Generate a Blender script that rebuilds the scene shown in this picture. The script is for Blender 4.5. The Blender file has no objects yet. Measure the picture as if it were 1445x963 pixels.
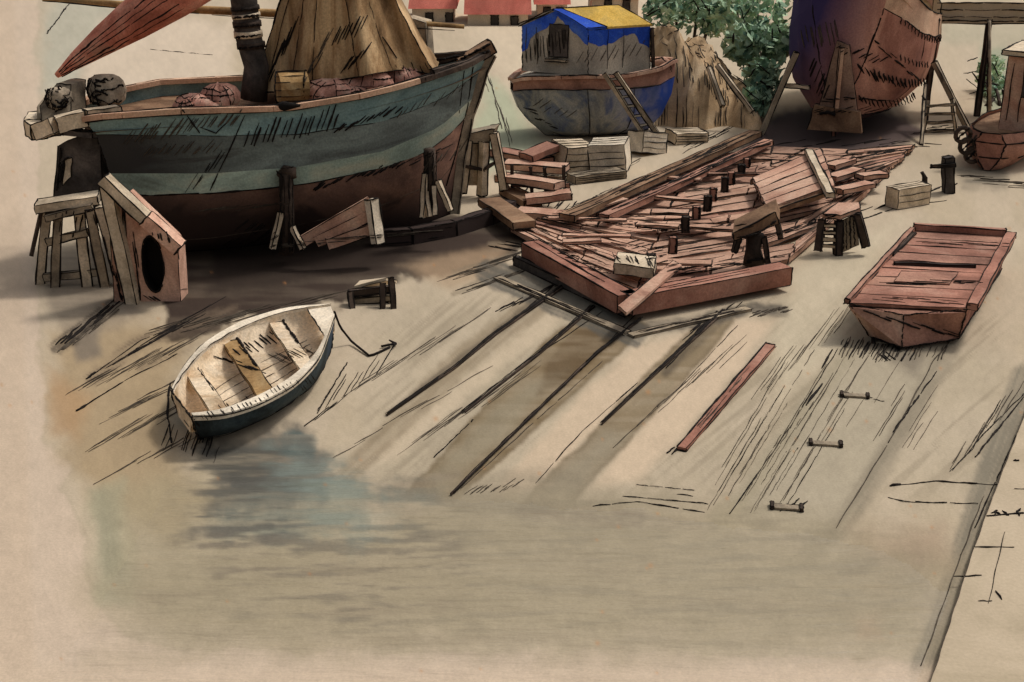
import bpy, bmesh, math, random
import numpy as np
from mathutils import Vector, Matrix
random.seed(11)
R = random.uniform
scene = bpy.context.scene
col = scene.collection

# ------------------------------------------------------------------ camera geometry
F, CX, CY, CH = 1800.0, 722.5, 481.5, 7.0
PITCH = math.atan((CY + 220) / F)
CP, SP = math.cos(PITCH), math.sin(PITCH)
CAM = Vector((0, 0, CH))

def ray(px, py):
    a, b = (px - CX) / F, -(py - CY) / F
    return Vector((a, CP + b * SP, -SP + b * CP))
def G(px, py, z=0.0):                       # point at height z
    d = ray(px, py); t = (z - CH) / d.z
    return CAM + d * t
def zs(y, py):                              # height seen at row py at distance y
    k = -(py - CY) / F
    return CH + y * (k * CP - SP) / (CP + k * SP)
def V(px, py, y):                           # point on the upright plane at distance y
    d = ray(px, py); return CAM + d * (y / d.y)
def proj(p):
    q = p.z - CH; dep = p.y * CP - q * SP
    return CX + F * p.x / dep, CY - F * (p.y * SP + q * CP) / dep
def dist(p): return (p - CAM).length
def lerp(a, b, t): return a + (b - a) * t
def curve(pts, x):
    if x <= pts[0][0]: return pts[0][1]
    for (x0, y0), (x1, y1) in zip(pts, pts[1:]):
        if x <= x1:
            t = (x - x0) / (x1 - x0); return y0 + (y1 - y0) * t
    return pts[-1][1]
def s2l(c):
    c = c / 255.0
    return c / 12.92 if c <= .04045 else ((c + .055) / 1.055) ** 2.4
def lin(c): return tuple(s2l(v) for v in c)

# ------------------------------------------------------------------ materials
def wash(name, cols, scale=1.2, stretch=(1, 1, 1), rough=.88, gran=.22, bump=.25, spread=.2, blot=.28, zone=None):
    m = bpy.data.materials.new(name); m.use_nodes = True
    nt = m.node_tree; N = nt.nodes; L = nt.links
    b = N['Principled BSDF']; b.inputs['Roughness'].default_value = rough
    b.inputs['Specular IOR Level'].default_value = .15
    tc = N.new('ShaderNodeTexCoord'); mp = N.new('ShaderNodeMapping')
    mp.inputs['Scale'].default_value = stretch
    L.new(tc.outputs['Object'], mp.inputs[0])
    n1 = N.new('ShaderNodeTexNoise'); n1.inputs['Scale'].default_value = scale
    n1.inputs['Detail'].default_value = 6; n1.inputs['Roughness'].default_value = .62
    n1.inputs['Distortion'].default_value = .8
    L.new(mp.outputs[0], n1.inputs['Vector'])
    cr = N.new('ShaderNodeValToRGB'); e = cr.color_ramp.elements
    k = len(cols)
    for i, c in enumerate(cols):
        p = .5 + (i / (k - 1) - .5) * 2 * spread if k > 1 else .5
        if i < 2: el = e[i]; el.position = p
        else: el = e.new(p)
        el.color = (*lin(c), 1)
    if k == 1: e[1].color = e[0].color
    L.new(n1.outputs['Fac'], cr.inputs[0])
    n2 = N.new('ShaderNodeTexNoise'); n2.inputs['Scale'].default_value = 26
    n2.inputs['Detail'].default_value = 3; n2.inputs['Roughness'].default_value = .7
    L.new(tc.outputs['Object'], n2.inputs['Vector'])
    mr = N.new('ShaderNodeMapRange'); mr.inputs[1].default_value = .3; mr.inputs[2].default_value = .7
    mr.inputs[3].default_value = 1 - gran; mr.inputs[4].default_value = 1 + gran
    L.new(n2.outputs['Fac'], mr.inputs[0])
    mx = N.new('ShaderNodeMix'); mx.data_type = 'RGBA'; mx.blend_type = 'MULTIPLY'
    mx.inputs[0].default_value = 1
    L.new(cr.outputs[0], mx.inputs[6]); L.new(mr.outputs[0], mx.inputs[7])
    n3 = N.new('ShaderNodeTexNoise'); n3.inputs['Scale'].default_value = scale * .45; n3.inputs['Detail'].default_value = 4; n3.inputs['Distortion'].default_value = 1.2
    L.new(mp.outputs[0], n3.inputs['Vector'])
    m3 = N.new('ShaderNodeMapRange'); m3.inputs[1].default_value = .36; m3.inputs[2].default_value = .64
    m3.inputs[3].default_value = 1 - blot; m3.inputs[4].default_value = 1 + blot * .8
    L.new(n3.outputs['Fac'], m3.inputs[0])
    mx3 = N.new('ShaderNodeMix'); mx3.data_type = 'RGBA'; mx3.blend_type = 'MULTIPLY'; mx3.inputs[0].default_value = 1
    L.new(mx.outputs[2], mx3.inputs[6]); L.new(m3.outputs[0], mx3.inputs[7]); last = mx3.outputs[2]
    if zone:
        # a second paint or painted-in shade taking over along one direction of the object, with a ragged limit
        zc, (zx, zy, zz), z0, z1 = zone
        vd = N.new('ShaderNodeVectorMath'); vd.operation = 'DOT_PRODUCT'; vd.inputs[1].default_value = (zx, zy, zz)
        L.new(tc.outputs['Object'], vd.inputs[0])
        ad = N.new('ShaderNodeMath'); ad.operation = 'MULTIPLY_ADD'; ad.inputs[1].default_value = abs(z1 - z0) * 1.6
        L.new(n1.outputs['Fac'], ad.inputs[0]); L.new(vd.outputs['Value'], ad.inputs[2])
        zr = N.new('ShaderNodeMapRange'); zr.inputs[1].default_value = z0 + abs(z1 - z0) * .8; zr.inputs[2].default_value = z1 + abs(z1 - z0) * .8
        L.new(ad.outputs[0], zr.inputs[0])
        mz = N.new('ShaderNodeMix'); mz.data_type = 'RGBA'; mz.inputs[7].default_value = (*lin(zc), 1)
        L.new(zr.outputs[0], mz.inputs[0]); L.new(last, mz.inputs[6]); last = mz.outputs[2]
    L.new(last, b.inputs['Base Color'])
    bp = N.new('ShaderNodeBump'); bp.inputs['Strength'].default_value = bump; bp.inputs['Distance'].default_value = .03
    L.new(n2.outputs['Fac'], bp.inputs['Height']); L.new(bp.outputs[0], b.inputs['Normal'])
    return m

INK = wash('dark_tar', [(38, 32, 28), (24, 20, 18)], 3, gran=.3)
INKG = wash('grey_tar', [(92, 82, 70), (66, 58, 50)], 3, gran=.3)
M_ = dict(
    teal=wash('teal_paint', [(92, 106, 106), (112, 138, 138), (136, 160, 156), (120, 140, 135)], .6, (1, 1, 2.2)),
    wale=wash('dark_wale_paint', [(84, 88, 86), (106, 114, 110), (126, 138, 132), (98, 100, 94)], .5, (1, 1, 3.5), zone=((58, 56, 54), (-1, 0, 0), -2.2, -.2)),
    tealpale=wash('pale_teal_band', [(128, 138, 126), (164, 184, 170), (200, 202, 178)], .6, (1, 1, 3)),
    bottom=wash('brown_bottom_paint', [(84, 66, 60), (126, 98, 86), (184, 142, 120), (140, 108, 92)], .55, (1, 1, 1.4), zone=((62, 50, 46), (-.22, 0, -1), -2.5, -1.1)),  # zone: shade under the hull painted in towards keel and stern
    cream=wash('cream_wood', [(168, 150, 126), (214, 194, 166), (232, 214, 188)], 1.6),
    greywood=wash('grey_wood', [(108, 98, 86), (160, 144, 122), (198, 178, 150)], 1.8),
    darkwood=wash('dark_wood', [(44, 38, 34), (70, 58, 50), (98, 82, 70)], 2.0),
    darkgrey=wash('dark_grey_panel', [(54, 49, 46), (82, 75, 70), (110, 100, 92)], 2.0),
    pink=wash('pink_wood', [(146, 106, 88), (188, 144, 122), (208, 172, 148), (178, 134, 112)], .8),
    red=wash('red_wood', [(124, 84, 70), (166, 116, 98), (190, 146, 126)], 1.0),
    redbrown=wash('red_brown_wood', [(118, 84, 72), (164, 120, 102), (188, 144, 122)], 1.0),
    brown=wash('brown_wood', [(96, 72, 56), (136, 106, 82), (164, 134, 106)], 1.4),
    sail=wash('brown_sailcloth', [(108, 84, 58), (158, 126, 90), (194, 164, 124), (150, 120, 86)], .9, (2.5, 1, .5)),
    ochre=wash('ochre_wood', [(120, 92, 58), (166, 132, 88), (186, 156, 112)], 2),
    redsail=wash('red_sailcloth', [(160, 90, 72), (206, 128, 106), (226, 170, 146)], 1.3),
    blue=wash('blue_paint', [(34, 64, 160), (46, 86, 196), (80, 112, 184)], 1.6),
    bluegrey=wash('blue_grey_hull', [(62, 78, 130), (116, 122, 130), (158, 156, 148), (100, 108, 122), (64, 86, 140)], 1.0, spread=.22, zone=((44, 74, 160), (1, 0, .3), .3, 2.4)),
    grey=wash('grey_wall', [(158, 150, 138), (188, 178, 162), (206, 194, 174)], 1.3, (1, 1, .5)),
    yellow=wash('yellow_roof', [(204, 160, 70), (226, 186, 92), (206, 172, 100)], 1.4),
    ship=wash('ship_hull', [(104, 70, 64), (164, 114, 98), (216, 164, 142), (170, 116, 98)], .42, (1, 1, .7), zone=((60, 52, 92), (-1, 0, .3), .3, 1.6)),  # zone: shading of the stern side painted in as purple
    shipdark=wash('ship_keel_shade', [(58, 44, 50), (80, 60, 62), (104, 76, 72)], .7),  # shade low on the ship's hull, painted as a darker colour
    shippale=wash('ship_bulwark', [(190, 146, 120), (220, 186, 156)], 1.0),
    shipgrey=wash('ship_rudder', [(104, 84, 74), (150, 122, 104), (184, 156, 132)], 1.0),
    dteal=wash('dark_teal_paint', [(30, 35, 38), (46, 54, 57), (64, 76, 80), (36, 44, 54)], 1.0, zone=((20, 46, 94), (1, .3, 0), .9, 1.9)),
    tan=wash('tan_inside', [(170, 138, 104), (214, 190, 158), (232, 212, 184), (206, 178, 144)], 1.3),
    white=wash('pale_paint', [(214, 198, 174), (236, 222, 200)], 2.0),
    wall=wash('pale_render', [(202, 184, 158), (220, 204, 180)], .6),
    roofred=wash('red_tiles', [(184, 96, 82), (214, 128, 110)], .8),
    leaf=wash('green_leaf', [(116, 148, 122), (158, 188, 156), (192, 212, 178), (100, 132, 108)], .9),
    leafd=wash('dark_leaf', [(66, 94, 78), (110, 146, 124)], .9),
    bank=wash('brown_earth', [(150, 124, 92), (186, 156, 120), (212, 186, 152)], .9),
    net=wash('red_net', [(168, 116, 98), (222, 166, 146), (232, 204, 180)], 3),
    rope=wash('rope', [(140, 126, 108), (188, 170, 146), (216, 198, 172)], 4),
    deckw=wash('deck_planking', [(118, 88, 74), (176, 136, 114), (204, 164, 140), (150, 112, 94), (196, 152, 128)], .4, spread=.22, blot=.3),
    pinklight=wash('pale_pink_wood', [(170, 126, 106), (216, 172, 148), (232, 200, 176)], .9),
    hole=wash('dark_inside', [(22, 18, 16), (32, 27, 24)], 2),
    glass=wash('window_dark', [(50, 46, 42), (84, 76, 68)], 2),
    stone=wash('quay_stone', [(174, 158, 132), (192, 174, 148), (202, 184, 158)], .5, gran=.08, bump=.08, blot=.08),
)

# ------------------------------------------------------------------ mesh builder
def segpts(pts, n):
    """resample polyline to n points"""
    ls = [0.0]
    for a, b in zip(pts, pts[1:]): ls.append(ls[-1] + (b - a).length)
    tot = ls[-1] or 1e-6; out = []
    for i in range(n):
        d = tot * i / (n - 1); j = 0
        while j < len(pts) - 2 and ls[j + 1] < d: j += 1
        t = (d - ls[j]) / max(1e-9, ls[j + 1] - ls[j])
        out.append(pts[j].lerp(pts[j + 1], min(1, max(0, t))))
    return out

class MB:
    def __init__(s): s.v = []; s.f = []; s.m = []; s.mats = []; s.smooth = []
    def mi(s, mat):
        if mat not in s.mats: s.mats.append(mat)
        return s.mats.index(mat)
    def add(s, vs, fs, mat, smooth=False):
        o = len(s.v); k = s.mi(mat)
        s.v += [Vector(p) for p in vs]
        for f in fs: s.f.append([o + i for i in f]); s.m.append(k); s.smooth.append(smooth)
    def hexa(s, c, mat, ink=1.6, skip=.12):
        """c: 8 corners, bottom ring 0-3, top ring 4-7"""
        s.add(c, [(0, 3, 2, 1), (4, 5, 6, 7), (0, 1, 5, 4), (1, 2, 6, 5), (2, 3, 7, 6), (3, 0, 4, 7)], mat)
        if ink:
            for a, b in ((0, 1), (1, 2), (2, 3), (3, 0), (4, 5), (5, 6), (6, 7), (7, 4), (0, 4), (1, 5), (2, 6), (3, 7)):
                if random.random() > skip: s.ink([Vector(c[a]), Vector(c[b])], ink * R(.6, 1.25))
    def box(s, base, size, rz=0, mat=None, ink=1.6, tilt=None, skip=.12):
        x, y, z = size[0] / 2, size[1] / 2, size[2]
        m = Matrix.Rotation(rz, 3, 'Z')
        if tilt: m = m @ Matrix.Rotation(tilt[0], 3, 'X') @ Matrix.Rotation(tilt[1], 3, 'Y')
        c = [Vector(base) + m @ Vector(p) for p in ((-x, -y, 0), (x, -y, 0), (x, y, 0), (-x, y, 0), (-x, -y, z), (x, -y, z), (x, y, z), (-x, y, z))]
        s.hexa(c, mat, ink, skip)
    def beam(s, p0, p1, w, h, mat, ink=1.6, up=Vector((0, 0, 1)), w1=None, skip=.12):
        p0, p1 = Vector(p0), Vector(p1); d = (p1 - p0).normalized()
        sd = d.cross(up)
        if sd.length < .05: sd = d.cross(Vector((0, 1, 0)))
        sd.normalize(); u = sd.cross(d).normalized(); w1 = w if w1 is None else w1
        c = []
        for p, ww in ((p0, w), (p1, w1)):
            c.append([p - sd * ww / 2 - u * h / 2, p + sd * ww / 2 - u * h / 2, p + sd * ww / 2 + u * h / 2, p - sd * ww / 2 + u * h / 2])
        s.hexa(c[0] + c[1], mat, ink, skip)
    def extr(s, pts, vec, mat, ink=1.6):
        """polygon pts extruded along vec"""
        n = len(pts); vec = Vector(vec); a = [Vector(p) for p in pts]; b = [p + vec for p in a]
        s.add(a + b, [tuple(range(n)), tuple(range(2 * n - 1, n - 1, -1))] + [(i, (i + 1) % n, n + (i + 1) % n, n + i) for i in range(n)], mat)
        if ink:
            for i in range(n):
                s.ink([a[i], a[(i + 1) % n]], ink * R(.6, 1.2))
                if random.random() > .5: s.ink([b[i], b[(i + 1) % n]], ink * R(.5, 1))
    def tube(s, pts, r, mat, n=8, smooth=True, cap=True):
        pts = [Vector(p) for p in pts]
        rs = r if isinstance(r, (list, tuple)) else [r] * len(pts)
        vs = []; fs = []
        for i, p in enumerate(pts):
            d = (pts[min(i + 1, len(pts) - 1)] - pts[max(i - 1, 0)])
            d = d.normalized() if d.length > 1e-9 else Vector((0, 0, 1))
            a = d.cross(Vector((0, 0, 1)) if abs(d.z) < .9 else Vector((0, 1, 0))).normalized(); b = d.cross(a)
            for k in range(n):
                t = 2 * math.pi * k / n
                vs.append(p + (a * math.cos(t) + b * math.sin(t)) * rs[i])
        for i in range(len(pts) - 1):
            for k in range(n):
                fs.append((i * n + k, i * n + (k + 1) % n, (i + 1) * n + (k + 1) % n, (i + 1) * n + k))
        if cap: fs += [tuple(range(n - 1, -1, -1)), tuple(range((len(pts) - 1) * n, len(pts) * n))]
        s.add(vs, fs, mat, smooth)
    def ink(s, pts, w=1.8, mat=None, jit=.9, over=.02):
        pts = [Vector(p) for p in pts]
        L = sum((b - a).length for a, b in zip(pts, pts[1:]))
        if L < 1e-4: return
        u = dist(pts[0]) / F
        n = max(4, min(26, int(L / (u * 9)) + 2, ))
        n = max(n, len(pts))
        q = segpts(pts, n)
        e = (q[-1] - q[0]) * over * R(0, 1)
        q[-1] = q[-1] + e
        ph = [R(0, 6.28) for _ in range(3)]; fr = [R(.6, 1.6) for _ in range(3)]
        rs = []
        for i, p in enumerate(q):
            t = i / (n - 1)
            o = Vector([math.sin(ph[k] + fr[k] * 6.28 * t * max(1, L / (u * 120))) for k in range(3)]) * u * jit * .55
            q[i] = p + o
            rs.append(w * u * .5 * (.3 + .7 * math.sin(math.pi * min(1, max(0, .08 + .84 * t))) ** .6) * R(.7, 1.25))
        s.tube(q, rs, mat or INK, 5)
    def inkmany(s, pts, w=1.8, dash=None, mat=None):
        """a long line in separate overlapping pen strokes"""
        pts = [Vector(p) for p in pts]
        q = segpts(pts, 60); i = 0
        while i < 58:
            k = random.randint(8, 22); j = min(59, i + k)
            s.ink(q[i:j + 1], w * R(.6, 1.3), mat)
            i = j - random.randint(-2, 3) if j < 59 else 60
            if i <= 0: i = 1
    def loft(s, rows, mat, smooth=True, closed=False):
        n = len(rows[0]); vs = [p for r in rows for p in r]; fs = []
        for a in range(len(rows) - 1):
            for i in range(n - 1 + (1 if closed else 0)):
                fs.append((a * n + i, a * n + (i + 1) % n, (a + 1) * n + (i + 1) % n, (a + 1) * n + i))
        s.add(vs, fs, mat, smooth)
    def done(s, name, parent=None, base=None, label=None, cat=None, group=None, kind=None, plabel=None):
        me = bpy.data.meshes.new(name)
        org = Vector((0, 0, 0))
        if parent is not None:
            org = parent.matrix_world.translation if False else Vector(parent['base'])
        elif base is not None: org = Vector(base)
        me.from_pydata([tuple(p - org) for p in s.v], [], s.f)
        for m in s.mats: me.materials.append(m)
        me.polygons.foreach_set('material_index', s.m)
        me.polygons.foreach_set('use_smooth', s.smooth)
        bm = bmesh.new(); bm.from_mesh(me); bmesh.ops.recalc_face_normals(bm, faces=bm.faces); bm.to_mesh(me); bm.free()
        o = bpy.data.objects.new(name, me); col.objects.link(o)
        if parent is not None: o.parent = parent; o['base'] = parent['base']
        else: o.location = org; o['base'] = tuple(org)
        if plabel: o['label'] = plabel
        tag(o, label, cat, group, kind)
        return o
def tag(o, label=None, cat=None, group=None, kind=None):
    if label: o['label'] = label
    if cat: o['category'] = cat
    if group: o['group'] = group
    if kind: o['kind'] = kind
def thing(name, label, cat, base, group=None):
    o = bpy.data.objects.new(name, None); col.objects.link(o); o.location = base
    o['base'] = tuple(base); o.empty_display_size = .2
    tag(o, label, cat, group); return o

# ------------------------------------------------------------------ ground sheet with its mud and silt stains and painted shade
def vnoise(x, y, seed):
    rs = np.random.RandomState(seed); T = rs.rand(256, 256)
    xi = np.floor(x).astype(int); yi = np.floor(y).astype(int)
    fx = x - xi; fy = y - yi; fx = fx * fx * (3 - 2 * fx); fy = fy * fy * (3 - 2 * fy)
    a = T[xi % 256, yi % 256]; b = T[(xi + 1) % 256, yi % 256]; c = T[xi % 256, (yi + 1) % 256]; d = T[(xi + 1) % 256, (yi + 1) % 256]
    return (a * (1 - fx) + b * fx) * (1 - fy) + (c * (1 - fx) + d * fx) * fy
def fbm(x, y, seed, o=4):
    t = 0; a = .5; s = 0
    for k in range(o):
        t = t + a * vnoise(x * 2 ** k, y * 2 ** k, seed + k); s += a; a *= .55
    return t / s
def sst(a, b, x):
    t = np.clip((x - a) / (b - a), 0, 1); return t * t * (3 - 2 * t)
def segd(P, Q, a, b):
    ax, ay = a; bx, by = b; dx, dy = bx - ax, by - ay
    t = np.clip(((P - ax) * dx + (Q - ay) * dy) / max(1e-6, dx * dx + dy * dy), 0, 1)
    return np.hypot(P - ax - t * dx, Q - ay - t * dy), t
def polyd(P, Q, poly):
    d = np.full(P.shape, 1e9); ins = np.zeros(P.shape, bool); n = len(poly)
    for i in range(n):
        a, b = poly[i], poly[(i + 1) % n]
        d = np.minimum(d, segd(P, Q, a, b)[0])
        if a[1] != b[1]:
            c = ((a[1] > Q) != (b[1] > Q)) & (P < (b[0] - a[0]) * (Q - a[1]) / (b[1] - a[1]) + a[0])
            ins ^= c
    return np.where(ins, -d, d)

def build_ground():
    cols_ = np.concatenate([[-9000, -5000, -2500, -1200, -600, -300, -140, -60], np.arange(-25, 1476, 2.5), [1510, 1600, 1780, 2100, 2700, 4000, 6500, 10000]])
    rows_ = np.concatenate([[-216, -212, -205, -195, -180, -160, -130, -95, -60, -35], np.arange(-18, 985, 2.5), [1010, 1080, 1250, 1600, 2400]])
    U = (cols_ - CX) / F
    PXg, PYg = np.meshgrid(cols_, rows_)
    k = -(rows_ - CY) / F
    Y = -CH * (CP + k * SP) / (k * CP - SP)
    dep = Y * CP + CH * SP
    X = np.outer(dep, U); YY = np.repeat(Y[:, None], len(U), 1)
    P, Q = PXg, PYg
    wob = (fbm(P / 38, Q / 38, 3) - .5)
    wob2 = (fbm(P / 9, Q / 9, 9, 3) - .5)
    streak = fbm(P / 120, Q / 9, 21, 4)
    mott = fbm(P / 70, Q / 60, 31, 5)
    C = np.zeros(P.shape + (3,)); C[:] = lin((200, 180, 158))
    def mix(m, c):
        nonlocal C
        C = C * (1 - m[..., None]) + np.array(lin(c)) * m[..., None]
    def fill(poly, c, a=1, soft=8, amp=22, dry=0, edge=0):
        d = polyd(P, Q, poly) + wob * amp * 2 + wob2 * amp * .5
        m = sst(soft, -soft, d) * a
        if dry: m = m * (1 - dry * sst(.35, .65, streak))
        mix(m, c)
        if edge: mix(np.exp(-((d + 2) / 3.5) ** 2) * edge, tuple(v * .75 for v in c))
    def brush(pts, w, c, a=1, soft=3, amp=6, dry=.3, w1=None):
        d = np.full(P.shape, 1e9); n = len(pts) - 1
        for i in range(n):
            dd, t = segd(P, Q, pts[i], pts[i + 1])
            tt = (i + t) / n
            ww = w if w1 is None else w + (w1 - w) * tt
            d = np.minimum(d, dd - ww / 2)
        d = d + wob * amp + wob2 * amp
        dx, dy = pts[-1][0] - pts[0][0], pts[-1][1] - pts[0][1]; l = math.hypot(dx, dy) or 1
        al = (P * dx + Q * dy) / l; ac = (-P * dy + Q * dx) / l
        ds = fbm(al / 90, ac / 3.2, 51, 3)
        mix(sst(soft, -soft, d) * a * (1 - dry * sst(.4, .62, ds)), c)
    # flat tan of the whole yard, ragged along its left limit
    fill([(62, -60), (52, 60), (58, 150), (55, 300), (48, 420), (54, 490), (66, 560), (62, 620), (105, 650), (85, 690), (112, 735), (125, 820), (150, 880), (230, 915), (500, 922), (900, 918), (1300, 935), (3000, 990), (3000, -400), (62, -400)], (190, 173, 149), 1, 5, 10, edge=.12)
    mix(sst(.35, .75, mott) * .35 * sst(60, 130, P), (170, 154, 126))
    # left margin, a shade deeper beyond an old crease
    mix(sst(40, 24, P - (Q - 400) * .03) * .25, (188, 164, 136))
    # pale harbour end
    fill([(70, -60), (58, 130), (110, 130), (120, 70), (160, 40), (160, -60)], (176, 172, 154), .8, 14, 14)
    fill([(140, 30), (330, 30), (330, 150), (180, 150), (110, 140)], (208, 190, 168), .8, 14, 12)
    fill([(560, -30), (920, -30), (920, 130), (730, 130), (690, 70)], (208, 190, 164), .7, 20, 14)
    fill([(688, 110), (718, 130), (760, 200), (790, 215), (690, 240), (660, 200)], (172, 176, 148), .85, 12, 10)
    fill([(1385, 70), (1420, 66), (1420, 165), (1385, 160)], (132, 150, 124), .6, 8, 8)
    fill([(1330, 30), (1500, 30), (1500, 70), (1330, 60)], (176, 166, 142), .8, 10, 8)
    # silt at the left
    fill([(70, 470), (190, 450), (300, 450), (250, 520), (235, 640), (300, 700), (250, 760), (140, 720), (95, 640), (75, 560)], (164, 142, 110), .85, 26, 16)
    fill([(70, 520), (130, 560), (110, 620), (72, 610)], (172, 136, 98), .6, 16, 10)
    fill([(125, 690), (175, 680), (190, 850), (140, 850)], (164, 158, 132), .8, 14, 12)
    fill([(150, 690), (330, 650), (520, 700), (420, 830), (230, 850), (160, 800)], (160, 148, 120), .6, 30, 18)
    brush([(145, 700), (160, 800)], 26, (134, 130, 108), .5, 10, 8)
    # brown mud under the stern, the hull's shade painted into it
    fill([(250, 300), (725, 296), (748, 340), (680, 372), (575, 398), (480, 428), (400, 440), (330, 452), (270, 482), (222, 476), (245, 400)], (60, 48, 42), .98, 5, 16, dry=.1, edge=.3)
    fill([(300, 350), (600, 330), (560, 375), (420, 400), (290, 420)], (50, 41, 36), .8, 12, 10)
    fill([(60, 350), (150, 340), (200, 440), (170, 460), (90, 470), (62, 430)], (128, 116, 102), .75, 10, 10, dry=.4)
    fill([(105, 465), (140, 445), (140, 500), (110, 510)], (108, 100, 92), .7, 9, 8)
    brush([(80, 490), (160, 430)], 22, (84, 74, 64), .8, 4, 8, .6)
    brush([(130, 535), (200, 480), (330, 440)], 20, (110, 94, 78), .8, 6, 8, .6)
    brush([(200, 520), (330, 462), (480, 436)], 12, (110, 94, 78), .5, 6, 8, .6)
    fill([(560, 375), (720, 340), (700, 380), (640, 410)], (168, 142, 114), .7, 10, 8)
    for (a, b) in (((640, 415), (730, 385)), ((655, 405), (740, 375)), ((690, 355), (745, 345)), ((690, 345), (740, 340)), ((640, 385), (720, 360))):
        brush([a, b], 5, (130, 116, 96), .7, 2, 4, .6)
    # streaks dragged down the slip
    al = (-P + Q * .85) / 1.31; ac = (P * .85 + Q) / 1.31
    dsx = fbm(al / 170, ac / 7, 61, 4); dsw = fbm(al / 260, ac / 36, 71, 3)
    slip = sst(380, 440, Q) * sst(740, 640, Q) * sst(480, 560, P) * sst(1445, 1380, P)
    mix(slip * .35, (176, 163, 140)); mix(slip * sst(.46, .66, dsw) * .5, (162, 149, 126)); mix(slip * sst(.52, .68, dsx) * .45, (140, 127, 106))
    # pale strips of dry sand between the beds
    fill([(745, 455), (800, 430), (800, 450), (660, 560), (560, 650), (500, 660), (640, 545)], (196, 178, 152), .85, 10, 8)
    fill([(895, 490), (985, 462), (860, 590), (760, 690), (690, 705), (740, 645), (830, 545)], (203, 181, 154), .92, 8, 8)
    fill([(1040, 450), (1100, 450), (1010, 560), (900, 680), (830, 690), (940, 560)], (204, 182, 155), .95, 10, 8)
    fill([(1120, 390), (1280, 300), (1190, 440), (1190, 500), (1100, 560), (1090, 480)], (198, 184, 158), .7, 16, 12)
    # timbers' old beds down the slip
    brush([(780, 408), (640, 520), (560, 600), (480, 680)], 40, (140, 124, 100), .75, 8, 7, .4, 30)
    fill([(792, 460), (880, 434), (912, 462), (842, 528), (716, 644), (640, 710), (570, 700), (652, 606), (734, 522)], (122, 103, 75), .9, 3, 6, dry=.3, edge=.35)
    fill([(740, 540), (800, 520), (690, 640), (620, 690), (600, 670), (670, 600)], (150, 140, 118), .6, 14, 8)
    fill([(815, 462), (880, 444), (890, 462), (800, 540), (760, 556), (770, 510)], (96, 78, 56), .75, 7, 8, dry=.35)
    fill([(986, 452), (1052, 430), (972, 532), (872, 640), (790, 730), (716, 730), (842, 604), (920, 520)], (130, 113, 87), .88, 3, 6, dry=.3, edge=.35)
    fill([(850, 610), (890, 610), (800, 720), (720, 730)], (150, 140, 120), .6, 14, 8)
    brush([(692, 384), (790, 428), (895, 472)], 36, (92, 89, 82), .85, 3, 8, .3)
    brush([(876, 470), (980, 456), (1060, 434), (1105, 440)], 18, (86, 80, 72), .85, 4, 6, .4)
    fill([(735, 375), (765, 368), (880, 440), (870, 470), (800, 430)], (122, 118, 106), .75, 6, 6)
    brush([(790, 402), (700, 468)], 16, (74, 64, 54), .8, 4, 5, .4, 9); brush([(700, 468), (545, 585)], 7, (100, 88, 74), .75, 3, 3, .4)
    brush([(1030, 436), (940, 525)], 12, (84, 74, 62), .7, 4, 4, .4)
    # planked slip at the right and its dragged grooves
    fill([(1190, 490), (1340, 490), (1180, 760), (1000, 740)], (170, 158, 136), .85, 8, 6)
    fill([(1210, 480), (1330, 486), (1290, 530), (1250, 500)], (120, 110, 96), .75, 12, 8)  # punt's shadow painted on the slip
    brush([(1345, 480), (1290, 580), (1190, 740), (1120, 800)], 28, (142, 131, 112), .9, 8, 5, .3)
    brush([(1195, 500), (1060, 690), (1010, 740)], 30, (158, 146, 122), .7, 12, 6, .6)
    # quay foot
    brush([(1452, 540), (1395, 690), (1360, 800), (1330, 880), (1300, 950)], 54, (128, 120, 104), .9, 6, 6, .3, 38)
    fill([(1200, 750), (1330, 745), (1340, 800), (1250, 850), (1215, 800)], (164, 140, 118), .7, 26, 14)
    fill([(1230, 790), (1300, 780), (1330, 850), (1290, 860)], (140, 126, 108), .6, 22, 10)
    fill([(1205, 870), (1240, 860), (1245, 900), (1210, 900)], (188, 140, 114), .55, 12, 8)
    # tall ship's shadow and the shade under the round boat, painted on the ground
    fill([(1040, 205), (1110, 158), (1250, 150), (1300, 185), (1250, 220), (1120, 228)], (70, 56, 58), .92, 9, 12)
    fill([(1345, 236), (1425, 236), (1420, 268), (1360, 262)], (104, 98, 86), .8, 9, 10, dry=.5)
    # shallow water
    fill([(480, 690), (760, 668), (1010, 715), (900, 765), (600, 770)], (134, 124, 106), .7, 24, 18, dry=.45)
    fill([(150, 830), (380, 760), (640, 700), (980, 715), (1240, 760), (1340, 800), (1300, 922), (230, 915)], (158, 145, 119), .85, 50, 20)
    mix(sst(.5, .72, streak) * .3 * sst(690, 780, Q) * sst(930, 900, Q) * sst(200, 330, P) * sst(1340, 1290, P), (144, 132, 108))
    for (x0, y0, x1, y1, w, a) in ((270, 690, 470, 672, 12, .5), (540, 690, 640, 670, 16, .5), (300, 745, 520, 738, 9, .45), (360, 810, 560, 800, 14, .45), (200, 845, 300, 838, 10, .35), (440, 868, 640, 858, 18, .35), (740, 720, 900, 735, 22, .45), (870, 730, 1000, 745, 16, .4), (640, 790, 900, 800, 18, .2), (900, 850, 1200, 860, 26, .2), (500, 905, 800, 900, 20, .2)):
        brush([(x0, y0), (x1, y1)], w, (128, 114, 98), a * .7, 9, 14, .7)
    # rowing boat's dark reflection painted into the water colour
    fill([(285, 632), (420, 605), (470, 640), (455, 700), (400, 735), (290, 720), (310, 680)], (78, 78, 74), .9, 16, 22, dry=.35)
    fill([(400, 610), (452, 618), (445, 655), (400, 640)], (94, 114, 112), .6, 6, 12, dry=.5)
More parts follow.
